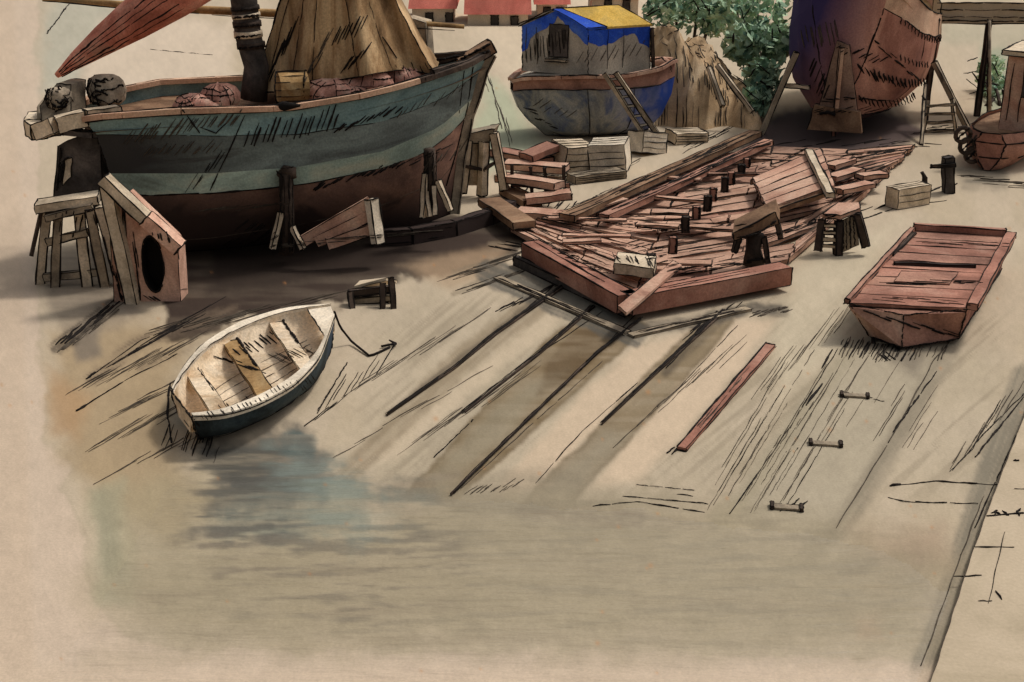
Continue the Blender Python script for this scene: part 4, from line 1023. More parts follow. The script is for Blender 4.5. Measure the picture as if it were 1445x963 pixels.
def slat_stool():
    b = G(1186, 358); Y0 = b.y
    t = thing('slatted_stand', 'box shaped slatted stand with a pink top at the right corner of the red deck', 'stand', b)
    m = MB(); m.extr([V(1160, 308, Y0 - .1), V(1186, 310, Y0 - .1), V(1214, 300, Y0 + .1), V(1212, 292, Y0 + .4), V(1182, 292, Y0 + .4)], (0, 0, .08), M_['pink'], 2.6); m.done('top', t)
    for a, bb in (((1160, 310), (1154, 354)), ((1184, 312), (1182, 360)), ((1210, 302), (1222, 348))):
        m = MB(); m.beam(V(*a, Y0 - .02), V(*bb, Y0 - .1), .12, .12, M_['darkwood'], 2.6); m.done('leg', t)
    for y in (318, 328, 338, 347):
        m = MB(); m.beam(V(1160, y, Y0 - .05), V(1180, y + 1, Y0 - .08), .04, .06, M_['cream'], 1.8); m.done('slat', t)
    m = MB(); m.extr([V(1187, 312, Y0), V(1207, 304, Y0 + .1), V(1212, 346, Y0 + .1), V(1188, 356, Y0)], (.02, .05, 0), M_['greywood'], 1.6)
    for dx in (2, 6, 11, 16): m.inkmany([V(1188 + dx, 311 - dx * .3, Y0 - .04), V(1188 + dx * 1.15, 354 - dx * .4, Y0 - .04)], R(1.5, 3))
    m.done('side_panel', t)
slat_stool()

m = MB(); b = G(893, 392, .3); c = [G(866, 386, .3), G(922, 394, .3), G(926, 376, .3), G(872, 370, .3)]
m.hexa(c + [p + Vector((0, 0, .18)) for p in c], M_['cream'], 2)
for k in range(12): f = R(0, 1); p = c[0].lerp(c[1], f); q = c[3].lerp(c[2], f); m.ink([p.lerp(q, R(0, .5)) + Vector((0, 0, .19)), p.lerp(q, R(.5, 1)) + Vector((-.1, 0, .19))], R(1, 2))
m.done('low_box', None, b, 'low pale box on the red deck just behind its pointed front', 'box')

# ------------------------------------------------------------------ slip timbers
def timber(label, a, b, w, h, mat, group, name='slip_timber', ink=2.6, extra=6, w1=None):
    p, q = G(*a, h / 2), G(*b, h / 2); m = MB(); m.beam(p, q, w, h, M_[mat], ink, w1=w1)
    for _ in range(extra):
        f = R(0, .7); o = Vector((R(-w, w) * .4, 0, h / 2 + .004)); m.ink([p.lerp(q, f) + o, p.lerp(q, f + R(.12, .3)) + o], R(.8, 2.4), random.choice([INK, INKG]))
    m.done(name, None, p - Vector((0, 0, h / 2)), label, 'timber', group)
gs = 'timbers running down the slip'
def rail(label, pts, w0, w1, ink):
    m = MB(); q = [G(x, y, .02) for x, y in pts]; n_ = len(q)
    for i in range(n_ - 1): m.beam(q[i], q[i + 1], lerp(w0, w1, i / (n_ - 1)), .03, M_['darkwood'], 0, w1=lerp(w0, w1, (i + 1) / (n_ - 1)))
    up_ = Vector((0, 0, .02))
    for _ in range(3): o = Vector((R(-.05, .05), 0, 0)); m.inkmany([p + up_ + o for p in q], ink * R(.5, 1.1))
    m.inkmany([p + up_ for p in q[n_ // 2:]], ink * 1.7)
    m.done('slip_rail', None, q[0] - up_, label, 'rail', gs)
rail('thin black rail slanting down the mud nearest the rowing boat', ((546, 586), (640, 520), (700, 470), (796, 402)), .015, .1, 2.4)
rail('thin dark rail along the left of the broad brown bed on the slip', ((656, 582), (760, 500), (838, 432)), .01, .05, 1.8)
rail('thin dark rail along the right of the broad brown bed on the slip', ((636, 698), (745, 592), (838, 502), (904, 450)), .015, .03, 2)
rail('thin dark rail along the left of the narrower brown bed on the slip', ((850, 598), (930, 522), (1022, 438)), .01, .08, 2.2)
timber('short red plank lying alone on the slip with a dark foot', (962, 634), (1087, 488), .12, .05, 'red', gs, 'red_plank', 3.4, 6, w1=.15)
for k, (a, b, lab) in enumerate((((702, 392), (884, 470), 'grey cross timber half sunk before the left arm of the deck'), ((890, 474), (1056, 436), 'grey cross timber half sunk before the right arm of the deck'))):
    timber(lab, a, b, .16, .04, 'greywood', 'cross timbers before the red deck', 'cross_timber', 1.4, 14)

# ------------------------------------------------------------------ red punt
def punt():
    z = .6
    A, B_, C_, D = G(1290, 326, z), G(1420, 334, z), G(1364, 436, z), G(1198, 428, z)
    t = thing('punt', 'flat red wooden punt resting on the slip, its square bow towards the water', 'punt', G(1270, 488))
    # bottom outline
    e1, e2 = G(1226, 474, .08), G(1352, 478, .08)
    Ab, Bb = Vector((A.x, A.y, .02)), Vector((B_.x, B_.y, .02))
    for i in range(9):
        f, g = i / 9, (i + .94) / 9
        q = [A.lerp(D, f), B_.lerp(C_, f), B_.lerp(C_, g), A.lerp(D, g)]
        m = MB(); m.hexa([p - Vector((0, 0, .05)) for p in q] + q, M_['red'] if i % 3 else M_['redbrown'], 1.3, .35); m.done('deck_board', t)
    m = MB(); lid = Vector((0, 0, -.06))
    m.add([A + lid, D + lid, e1, Ab], [(0, 1, 2, 3)], M_['redbrown']); m.add([B_ + lid, C_ + lid, e2, Bb], [(0, 1, 2, 3)], M_['red']); m.add([A + lid, B_ + lid, Bb, Ab], [(0, 1, 2, 3)], M_['redbrown'])
    mid = G(1272, 490, .06); mt = G(1275, 444, .5)
    m.add([D + lid, mt, mid, e1], [(0, 1, 2, 3)], M_['pink']); m.add([mt, C_ + lid, e2, mid], [(0, 1, 2, 3)], M_['redbrown'])
    m.add([D + lid, C_ + lid, mt], [(0, 1, 2)], M_['redbrown'])
    m.add([e1, mid, e2, Bb, Ab], [(0, 1, 2, 3, 4)], M_['redbrown'])
    for a, b in ((D, e1), (e1, mid), (mid, e2), (e2, C_), (mt, mid), (D, mt), (mt, C_), (e2, Bb)): m.inkmany([a + Vector((0, -.02, 0)), b + Vector((0, -.02, 0))], 2.2)
    m.done('hull', t)
    m = MB(); m.beam(B_ + Vector((.08, 0, .03)), C_ + Vector((.08, 0, .03)), .16, .1, M_['red'], 2); m.beam(A + Vector((-.03, 0, .03)), D + Vector((-.03, 0, .03)), .08, .08, M_['redbrown'], 2.2); m.done('side_rail', t)
    m = MB(); m.beam(A + Vector((0, .05, .06)), B_ + Vector((0, .05, .06)), .12, .12, M_['red'], 2); m.done('end_rail', t)
    m = MB(); q = [G(1262, 398, z + .01), G(1340, 402, z + .01), G(1352, 386, z + .01), G(1272, 384, z + .01)]; m.hexa(q + [p + Vector((0, 0, .015)) for p in q], M_['redbrown'], 1.6, .3); m.done('hatch', t)
    m = MB(); p, q = G(1258, 360, z + .02), G(1290, 330, z + .02); m.beam(p, q, .07, .05, M_['darkwood'], 1.6); p, q = G(1262, 372, z + .02), G(1376, 376, z + .02); m.beam(p, q, .07, .05, M_['bottom'], 2.2); m.done('batten', t)
punt()

# ------------------------------------------------------------------ small tug at the right edge, post, trough, jetty
def tug():
    t = thing('small_boat', 'round bowed pinkish boat lying bow on at the right edge below the jetty', 'boat', G(1395, 240))
    O = G(1392, 242); ax = Vector((.55, .835, 0)); sd = Vector((.835, -.55, 0))
    st = [(0, [.08, .26, .34, .2]), (.3, [.26, .54, .6, .48]), (.8, [.36, .68, .76, .66]), (1.6, [.4, .74, .82, .72]), (2.6, [.4, .74, .8, .7]), (3.6, [.3, .5, .6, .5])]
    hz = [.03, .32, .66, .88]
    A = [[O + ax * d + sd * b[r] + Vector((0, 0, hz[r])) for d, b in st] for r in range(4)]
    Bq = [[O + ax * d - sd * b[r] + Vector((0, 0, hz[r])) for d, b in st] for r in range(4)]
    m = MB(); m.loft(A, M_['redbrown']); m.loft(Bq, M_['redbrown']); m.loft([[r[0] for r in A], [r[0] for r in Bq]], M_['red'], True); m.loft([[r[-1] for r in A], [r[-1] for r in Bq]], M_['redbrown'], False)
    for r in (1, 2, 3): m.inkmany(Bq[r][::-1] + A[r], 2)
    m.inkmany([r[0] for r in A], 2); m.inkmany([r[0] for r in Bq], 2.4); m.done('hull', t)
    m = MB(); m.loft([[p - Vector((0, 0, .1)) for p in A[3]], [p - Vector((0, 0, .1)) for p in Bq[3]]], M_['brown'], False); m.done('deck', t)
    for px, py in ((1358, 190), (1364, 206), (1372, 218), (1384, 200)):
        m = MB(); c = V(px, py, 29.0); m.tube([c + Vector((.17 * math.cos(a), -.05, .17 * math.sin(a))) for a in [i * .4833 for i in range(14)]], .055, M_['darkwood'], 6); m.inkmany([c + Vector((-.15, -.1, -.1)), c + Vector((.1, -.1, .16))], 3); m.done('fender', t)
    w = O + ax * 1.7 + sd * .2
    m = MB(); m.box(w + Vector((.3, 0, .75)), (1.1, 1.6, 1.75), -.58, M_['pink'], 2.2)
    for f in (-.4, -.15, .1, .35): m.ink([w + Vector((.3, 0, 0)) + ax * -.83 + sd * f + Vector((0, 0, 1.0)), w + Vector((.3, 0, 0)) + ax * -.83 + sd * f + Vector((0, 0, 2.3))], 1.6)
    h = m.done('wheelhouse', t)
    m = MB(); m.box(w + Vector((.3, 0, 2.5)), (1.35, 1.9, .1), -.58, M_['cream'], 2.4); m.done('roof', h)
    m = MB(); m.box(w + ax * -.83 + sd * .4 + Vector((0, 0, 1.6)), (.5, .04, .5), -.58, M_['glass'], 2.2); m.done('window', h)
tug()
t = thing('mooring_post', 'dark stub of a mooring post with a crossbar in front of the round bowed boat', 'post', G(1338, 272))
m = MB(); m.beam(G(1338, 272), V(1338, 222, G(1338, 272).y), .22, .2, M_['darkgrey'], 2.4); m.done('post', t)
m = MB(); y = G(1338, 272).y - .14; m.beam(V(1314, 235, y), V(1348, 233, y), .06, .06, M_['darkwood'], 2.6); m.done('crossbar', t)
crate('small pale trough with a dark hatched front on the quay path', 1280, 290, (.9, .35, .42), .5, 'cream', planks=2, group='troughs on the path', name='trough')
m = MB(); b = G(1304, 270); m.tube([b, b + Vector((-.02, 0, .3)), b + Vector((-.1, 0, .42))], [.07, .06, .04], M_['darkwood'], 7); m.inkmany([b + Vector((.03, -.07, 0)), b + Vector((-.1, -.07, .42))], 3); m.done('bollard', None, b, 'tiny dark bollard beside the pale trough', 'bollard')
def jetty():
    Y0 = 36
    t = thing('jetty', 'grey plank jetty crossing the top right corner on thin posts', 'jetty', G(1396, 160))
    m = MB(); a, b = V(1322, 14, Y0), V(1640, 14, Y0 - 1); m.beam(a, b, 1.6, .55, M_['stone'], 2)
    for py in (4, 14, 24): m.inkmany([V(1322, py, Y0 - .83), V(1460, py + 1, Y0 - 1.25)], 1.4)
    m.inkmany([V(1320, 29, Y0 - .85), V(1460, 31, Y0 - 1.25)], 2.4); m.done('deck', t)
    for x, y in ((1322, 95), (1396, 178), (1560, 180)):
        b = G(x, y + (0 if x > 1330 else 75)); 
        yy = min(b.y, Y0 - .9) if x < 1330 else Y0 - .95
        m = MB(); m.beam(Vector((V(x, 28, yy).x, yy, 0)), V(x, 28, yy), .11, .11, M_['darkwood'], 2.4); m.done('post', t)
jetty()
m = MB(); b = G(1396, 182); m.tube([b, V(1396, 30, b.y)], [.06, .045], M_['greywood'], 7); m.inkmany([b + Vector((-.07, -.05, 0)), V(1394, 30, b.y)], 2.2)
m.done('pole', None, b, 'tall thin grey pole standing behind the round bowed boat', 'pole')

# quay at the right
def quay():
    m = MB(); z = .1
    e = [(1306, 985), (1340, 880), (1372, 780), (1405, 690), (1440, 600), (1470, 525), (1500, 440)]
    L = [G(x, y, z) for x, y in e]; Rr = [Vector((40, p.y, z)) for p in L]
    m.loft([L, Rr], M_['stone'], False); m.loft([L, [Vector((p.x, p.y, -.02)) for p in L]], M_['stone'], False)
    m.inkmany([p + Vector((0, 0, .01)) for p in L], 1.5, mat=INKG)
    m.loft([[L[-1], Rr[-1]], [Vector((L[-1].x, L[-1].y, 0)), Vector((Rr[-1].x, Rr[-1].y, 0))]], M_['stone'], False)
    m.done('quay', None, L[3], kind='structure')
quay()

# little blocks on the planked slip
for (px, py, w, lab) in ((1206, 560, .42, 'flat block below the dark mark under the punt'), (1165, 628, .45, 'low block with upright ends, middle one on the planked slip'), (1110, 718, .4, 'block at the lower edge of the planked slip'), (1248, 484, .42, 'block in the shade just under the bow of the punt')):
    b = G(px, py); t = thing('chock', 'small grey wooden chock: ' + lab, 'chock', b, 'chocks on the planked slip')
    m = MB(); m.box(b, (w * .8, .1, .03), -.15, M_['greywood'], 1.2, skip=.4); m.done('bar', t)
    for s in (-1, 1): m = MB(); m.box(b + Vector((s * w * .4, s * -.03, 0)), (.04, .12, .05), -.15, M_['darkwood'], 1.4); m.done('end_cleat', t)

# ------------------------------------------------------------------ dinghy
def dinghy():
    farp = [(243, 550), (256, 524), (288, 486), (340, 456), (405, 436), (466, 431)]
    nearp = [(272, 588), (312, 587), (362, 571), (412, 545), (450, 508), (472, 446)]
    z0 = .52; n = 24
    def zr(f): return z0 + .14 * max(0, f - .6) / .4
    fa = segpts([Vector((x, y, 0)) for x, y in farp], n); na = segpts([Vector((x, y, 0)) for x, y in nearp], n)
    def sm(L):
        for _ in range(3): L = [L[0]] + [(L[i - 1] + L[i] * 2 + L[i + 1]) / 4 for i in range(1, n - 1)] + [L[-1]]
        return L
    fa, na = sm(fa), sm(na)
    FA = [G(p.x, p.y, zr(i / (n - 1))) for i, p in enumerate(fa)]; NA = [G(p.x, p.y, zr(i / (n - 1))) for i, p in enumerate(na)]
    mid = [a.lerp(b, .5) for a, b in zip(FA, NA)]
    def row(k, dz, pull): # shrink to the centre line, pull in at the bow
        A, B_ = [], []
        for i in range(n):
            f = i / (n - 1); c = mid[i].lerp(mid[n // 2], pull * (abs(f - .5) * 2) ** 2)
            c = Vector((c.x, c.y, dz if dz >= 0 else mid[i].z + dz))
            a = c + (NA[i] - mid[i]) * k; b = c + (FA[i] - mid[i]) * k; a.z = b.z = c.z
            A.append(a); B_.append(b)
        return A, B_
    t = thing('rowing_boat', 'white rowing boat with a dark teal outside at the edge of the water', 'rowing boat', Vector((mid[12].x, mid[12].y, 0)))
    r1, r2, r3 = row(.96, -.18, .02), row(.82, .16, .07), row(.45, .01, .14)
    m = MB()
    for s, E in ((0, NA), (1, FA)): m.loft([E, r1[s], r2[s], r3[s]], M_['dteal'])
    m.loft([r3[0], r3[1]], M_['dteal'], False); m.inkmany([p + Vector((0, -.02, 0)) for p in r2[0]], 2); m.inkmany([NA[-1], r1[0][-1], r2[0][-1], r3[0][-1]], 3)
    m.done('hull', t)
    m = MB(); tr = [[FA[0], r1[1][0], r2[1][0], r3[1][0]], [NA[0], r1[0][0], r2[0][0], r3[0][0]]]
    off = (mid[0] - mid[5]).normalized() * .03; off.z = 0
    m.loft([[p + off for p in r] for r in tr], M_['cream'], False); m.inkmany([p + off for p in tr[0]], 4.5); m.inkmany([p + off for p in tr[1]], 3); m.inkmany([tr[0][0] + off, tr[1][0] + off], 3.5); m.done('transom', t)
    def q(E, k, dz): return [Vector((mid[i].x + (E[i].x - mid[i].x) * k, mid[i].y + (E[i].y - mid[i].y) * k, mid[i].z + dz)) for i in range(n)]
    m = MB(); kk = .87
    for E in (NA, FA):
        m.loft([q(E, 1.03, -.05), q(E, 1.03, .025), q(E, kk, .025), q(E, kk, -.04)], M_['white'], False)
        m.inkmany(q(E, 1.04, .0), 1.9)
    m.inkmany(q(FA, 1.06, .0), 2.2); m.inkmany(q(FA, .86, .03), 1.4)
    m.done('gunwale', t)
    m = MB()
    for E in (NA, FA): m.loft([q(E, kk, -.02), q(E, .8, -.17), q(E, .58, -.3)], M_['tan'])
    m.loft([q(NA, .58, -.3), q(FA, .58, -.3)], M_['tan'], False)
    ft = [[NA[0].lerp(FA[0], .1), NA[0].lerp(FA[0], .9)]]
    m.loft([[q(NA, kk, -.02)[0], q(NA, .58, -.3)[0]], [q(FA, kk, -.02)[0], q(FA, .58, -.3)[0]]], M_['tan'], False)
    for f in (-.3, -.1, .1, .3): m.inkmany([mid[i] + (NA[i] - mid[i]) * f + Vector((0, 0, -.295)) for i in range(4, 20)], 1.2, mat=INKG)
    m.done('lining', t)
    for i, w in ((4, .22), (10, .24), (16, .22)):
        a, b = q(NA, .84, -.1)[i], q(FA, .84, -.1)[i]; m = MB(); m.beam(a, b, w, .04, M_['ochre'] if i == 10 else M_['tan'], 1.6)
        d = (mid[i + 1] - mid[i]).normalized() * w * .55; m.inkmany([b + d + Vector((0, 0, .02)), b.lerp(a, .55) + d + Vector((0, 0, .02))], 4 if i != 4 else 2); m.done('thwart', t)
    m = MB(); i = 20; m.add([q(NA, .85, 0)[j] for j in range(20, n)] + [q(FA, .85, 0)[j] for j in range(n - 1, 19, -1)], [tuple(range(2 * (n - 20)))], M_['white']); m.inkmany([q(NA, .85, .01)[20], q(FA, .85, .01)[20]], 2); m.done('foredeck', t)
    return FA, NA
FAq, NAq = dinghy()
m = MB(); pts = [FAq[-1].lerp(NAq[-1], .5) + Vector((.03, 0, -.02)), G(480, 462, .3), G(496, 482, .05), G(522, 503, .02), G(540, 495, .02), G(550, 490, .02)]
q = segpts(pts, 16); m.tube(q, .018, INK, 6); m.done('mooring_rope', None, q[-1], 'black rope from the bow of the rowing boat to a small anchor', 'rope')
t = thing('anchor', 'tiny dark anchor on the mud at the end of the black rope', 'anchor', G(548, 490))
b = G(548, 490); m = MB(); m.tube([b + Vector((-.1, -.05, .03)), b + Vector((.12, .05, .04))], .018, INK, 6); m.done('shank', t)
m = MB(); m.tube([b + Vector((.0, .16, .05)), b + Vector((.1, .06, .03)), b + Vector((.09, -.1, .05))], [.01, .025, .01], INK, 6); m.done('fluke', t)

def broken_crate():
    t = thing('broken_crate', 'broken dark crate lying on the mud beside the bow of the rowing boat', 'crate', G(525, 440))
    b = G(525, 436); Y0 = b.y
    for i, (a, bb) in enumerate((((492, 414), (552, 408)), ((496, 426), (556, 420)), ((500, 438), (548, 430)))):
        m = MB(); m.beam(V(*a, Y0 + .25), V(*bb, Y0 + .3), .08, .1, M_['darkwood' if i != 1 else 'greywood'], 2.4); m.done('board', t)
    for a, bb in (((552, 392), (556, 442)), ((540, 400), (540, 440)), ((494, 412), (498, 442))):
        m = MB(); m.beam(V(*a, Y0 + .2), V(*bb, Y0), .08, .08, M_['darkwood'], 2.2); m.done('post', t)
    m = MB(); m.extr([V(500, 408, Y0 + .4), V(545, 396, Y0 + .5), V(560, 400, Y0 + .9), V(508, 400, Y0 + .9)], (0, 0, .05), M_['cream'], 1.6); m.done('lid', t)
broken_crate()

# ------------------------------------------------------------------ far cottages
def cottage(label, x0, x1, y, roof_b, wall_b, roof_t, wins):
    base = V((x0 + x1) / 2, wall_b, y); t = thing('cottage', label, 'cottage', Vector((base.x, y, 0)), 'cottages across the harbour')
    a, b = V(x0, wall_b, y).x, V(x1, wall_b, y).x; ze, zt = zs(y, roof_b), zs(y, roof_t); D = 3.0
    m = MB(); c = [Vector((a, y, 0)), Vector((b, y, 0)), Vector((b, y + D, 0)), Vector((a, y + D, 0))]; m.hexa(c + [Vector((p.x, p.y, ze)) for p in c], M_['wall'], 0); m.done('wall', t)
    m = MB(); r0, r1 = Vector((a - .1, y + D / 2, zt)), Vector((b + .1, y + D / 2, zt)); e = [Vector((a - .15, y - .2, ze)), Vector((b + .15, y - .2, ze)), Vector((b + .15, y + D + .2, ze)), Vector((a - .15, y + D + .2, ze))]
    m.add(e + [r0, r1], [(0, 1, 5, 4), (2, 3, 4, 5), (0, 4, 3), (1, 2, 5), (0, 3, 2, 1)], M_['roofred'])
    m.done('roof', t)
    for px, py in wins:
        m = MB(); p = V(px, py, y - .03); m.box(p - Vector((0, 0, .2)), (.3, .05, .42), 0, M_['glass'], 1.4); m.done('window', t)
cottage('far cottage with the broad red roof above the houseboat', 660, 745, 54, 20, 40, -40, [(698, 30), (726, 31)])
cottage('far cottage with the low pink roof left of the broad red one', 582, 640, 55, 12, 36, -24, [(634, 26), (606, 26)])
cottage('far cottage with a narrow red roof right of the broad one', 758, 800, 56, 6, 32, -36, [(772, 18), (790, 18)])
cottage('far cottage half hidden behind the houseboat roof', 835, 900, 57, -2, 28, -44, [(858, 8), (884, 8)])

# ------------------------------------------------------------------ furrows, drag marks and shade hatched on the mud
fm = MB()
def fur(pts, w=1.8, mat=None): fm.inkmany([G(x, y, .006) for x, y in pts], w, mat=mat)
def fur1(a, b, w=1.6, mat=None): fm.ink([G(*a, .006), G(*b, .006)], w, mat)
def hatch(x0, y0, x1, y1, n, dx, dy, w=1.5, mat=None, j=4):
    for i in range(n):
        f = (i + R(-.3, .3)) / max(1, n - 1); x, y = lerp(x0, x1, f) + R(-j, j), lerp(y0, y1, f) + R(-j, j); s = R(.6, 1.15)
        fur1((x, y), (x + dx * s, y + dy * s), w * R(.6, 1.3), mat)
fur([(122, 535), (200, 480), (262, 455)], 2.4); fur([(108, 580), (180, 535), (250, 500)], 1.8); fur1((122, 535), (134, 526), 4.5); fur1((108, 580), (122, 572), 4.5)
hatch(150, 520, 260, 455, 16, 60, -34, 1.5); hatch(140, 600, 230, 545, 9, 60, -30, 1.2, INKG); hatch(80, 490, 150, 440, 14, 26, -22, 3)
hatch(130, 680, 250, 630, 9, 45, -26, 1.2, INKG); hatch(260, 640, 300, 622, 8, 10, -30, 1.8); hatch(200, 470, 330, 450, 14, 70, -22, 1.6, INKG)
hatch(450, 580, 540, 520, 9, 26, -42, 1.6); hatch(430, 600, 470, 575, 4, 30, -24, 1.6); fur([(448, 580), (490, 512)], 2); hatch(480, 640, 620, 560, 6, 60, -34, 1.1, INKG)
fur([(652, 584), (760, 500), (850, 440)], 1.6); fur([(612, 646), (668, 592)], 2.2); fur([(640, 697), (745, 590), (838, 505), (900, 440)], 2.2); fur([(650, 690), (760, 590), (850, 510)], 1.4, INKG)
fur([(756, 682), (820, 610), (900, 540)], 1.6); fur([(865, 632), (960, 545), (1040, 460)], 1.2, INKG); hatch(655, 695, 720, 690, 12, 18, -12, 1.4, INKG)
fur([(848, 600), (930, 520), (1012, 440)], 2.4); fur([(940, 520), (1015, 440)], 3)
fur([(780, 405), (640, 520), (545, 586)], 2.6); fur([(800, 400), (700, 470)], 4)
hatch(640, 415, 720, 390, 12, 40, -14, 1.6, INKG); hatch(690, 350, 740, 340, 9, 50, 10, 1.8); hatch(700, 300, 760, 330, 8, 40, 10, 1.6)
hatch(945, 640, 975, 622, 14, 16, -14, 3.2); fur([(962, 628), (1088, 486)], 2.8)
fur([(836, 714), (900, 708), (1000, 724)], 2); fur([(878, 700), (1000, 711)], 1.6); fur([(898, 684), (980, 692)], 1.2); fur1((955, 697), (978, 700), 1.6)
for i in range(26):
    f = i / 25; x0 = lerp(1000, 1120, f) + R(-6, 6); y0 = lerp(700, 690, f) + R(-40, 30); l = R(60, 220)
    fur([(x0, y0), (x0 + l * .5, y0 - l * .84)], R(.5, 1.5), random.choice([INK, INKG, INKG]))
fur([(1030, 725), (1110, 610), (1190, 480)], 2); fur1((1138, 572), (1160, 542), 4.2); fur1((1160, 520), (1174, 494), 3)
for i in range(16):
    x0 = R(1120, 1290); y0 = R(560, 660); l = R(30, 90); fur1((x0, y0), (x0 + l * .5, y0 - l * .8), R(.7, 1.4), INKG)
fur([(1180, 745), (1260, 615), (1320, 505), (1352, 470)], 2, INKG); fur([(1260, 610), (1325, 520)], 2.4); hatch(1200, 475, 1290, 490, 20, -14, 24, 2.2); hatch(1240, 500, 1265, 490, 5, 12, 10, 1.8)
fur([(1344, 664), (1400, 600), (1445, 556)], 2); fur([(1340, 666), (1372, 634), (1412, 565)], 1.6); fur([(1376, 645), (1445, 560)], 2.6)
fur([(1375, 745), (1405, 680), (1445, 590)], 2.4); fur([(1300, 940), (1350, 800), (1388, 700)], 1.6, INKG)
fur([(1256, 686), (1320, 679), (1400, 684), (1445, 686)], 2); fur([(1253, 702), (1275, 708), (1380, 711)], 2.2); fur1((1256, 686), (1270, 683), 4)
hatch(1090, 722, 1130, 714, 10, 10, -10, 1.8); hatch(1060, 445, 1105, 440, 14, 16, -6, 2, INKG); hatch(1180, 556, 1230, 560, 6, 18, 4, 2)
hatch(730, 275, 800, 300, 14, 12, -14, 2); hatch(985, 110, 1050, 150, 16, 22, 14, 1.4, INKG); hatch(960, 215, 1040, 175, 14, 26, -14, 1.6)
hatch(800, 262, 890, 232, 20, 18, -10, 1.3, INKG); fur([(716, 238), (790, 222)], 2); fur([(760, 246), (830, 252)], 2); hatch(1215, 300, 1330, 268, 10, 22, -8, 2.4); fur([(1215, 310), (1270, 292), (1335, 283)], 2.4)
hatch(1350, 250, 1430, 262, 16, 40, 2, 1.8, INKG); hatch(1290, 185, 1330, 180, 7, 26, -2, 2.6); hatch(1220, 214, 1300, 206, 6, 36, 2, 1.8)
hatch(690, 110, 720, 190, 5, 14, 60, 1.1, INKG); fur([(682, 90), (700, 140), (718, 190)], 1.4, INKG); fur([(676, 95), (690, 130)], 1.4, INKG)
fur([(212, 70), (300, 78)], 1.2, INKG); fur([(66, 48), (100, 2)], 2); fur([(1440, 640), (1460, 640)], 3)
hatch(230, 630, 300, 650, 10, 12, -34, 1.5); fur([(240, 540), (236, 580), (242, 625)], 3)
hatch(90, 560, 240, 500, 22, 70, -40, 1.0, INKG); hatch(120, 640, 230, 590, 16, 60, -36, 1.0, INKG); hatch(480, 560, 640, 470, 16, 60, -40, 1.0, INKG); hatch(560, 640, 700, 560, 14, 70, -52, 1.0, INKG)
hatch(900, 600, 1010, 520, 9, 50, -48, 1.0, INKG); hatch(1060, 560, 1180, 470, 14, 40, -56, 1.0, INKG); hatch(620, 400, 720, 360, 18, 60, -18, 1.4, INKG); hatch(255, 470, 420, 430, 20, 80, -22, 1.2, INKG)
hatch(700, 440, 790, 400, 14, 30, -16, 2.2); hatch(960, 480, 1030, 440, 12, 24, -20, 1.8); hatch(80, 500, 150, 450, 16, 24, -20, 2.2, INKG); hatch(1340, 660, 1420, 580, 10, 24, -40, 1.2, INKG)
hatch(1090, 205, 1260, 205, 10, 34, -6, 2); hatch(1200, 480, 1340, 490, 18, -10, 22, 1.6, INKG)
fm.done('drag_and_hatch_marks', None, (0, 14, 0), kind='stuff', label='dark furrows, drag marks and hatched shade on the mud')
qm = MB()
for a, b, w in (((1430, 650), (1438, 650), 3), ((1432, 690), (1470, 690), 2), ((1392, 728), (1445, 724), 3), ((1345, 814), (1385, 812), 1.8), ((1375, 772), (1430, 772), 2), ((1405, 834), (1414, 846), 3), ((1380, 848), (1400, 848), 1.6), ((1418, 750), (1395, 850), 1.2)):
    if a[0] > 1340: qm.ink([G(*a, .106), G(*b, .106)], w)
for i in range(7): x = R(1398, 1440); qm.ink([G(x, 722 + R(-4, 6), .106), G(x + R(-8, 8), 722 + R(-6, 8), .106)], 3)
qm.done('quay_marks', None, (5, 13, .1), kind='stuff', label='dark scratches on the pale quay')

# ------------------------------------------------------------------ pen strokes worked into the surfaces they cross
bpy.context.view_layer.update()
dg = bpy.context.evaluated_depsgraph_get()
acc = {}
def mark(pts, w=1.8, mat=None, only=None):
    """a scratch that lies on whichever surface is there"""
    run = []; last = None
    P = []
    for (a, b) in zip(pts, pts[1:]):
        k = max(2, int(math.hypot(b[0] - a[0], b[1] - a[1]) / 5))
        P += [(lerp(a[0], b[0], i / k), lerp(a[1], b[1], i / k)) for i in range(k)]
    P.append(pts[-1])
    def flush():
        nonlocal run
        if last is not None and len(run) > 1 and 'kind' not in last.keys():
            acc.setdefault(last.name, MB()).ink(run, w, mat, .4)
        run = []
    for p in P:
        ok, loc, nor, idx, ob, _ = scene.ray_cast(dg, CAM, ray(*p).normalized())
        if not ok: flush(); last = None; continue
        if ob != last or (run and (run[-1] - loc).length > .5): flush(); last = ob
        d = (CAM - loc).normalized(); run.append(loc + d * .012)
    flush()
def hm(x0, y0, x1, y1, n, dx, dy, w=1.8, mat=None, j=3):
    for i in range(n):
        f = i / max(1, n - 1); x, y = lerp(x0, x1, f) + R(-j, j), lerp(y0, y1, f) + R(-j, j); s = R(.65, 1.15)
        mark([(x, y), (x + dx * s, y + dy * s)], w * R(.6, 1.3), mat)
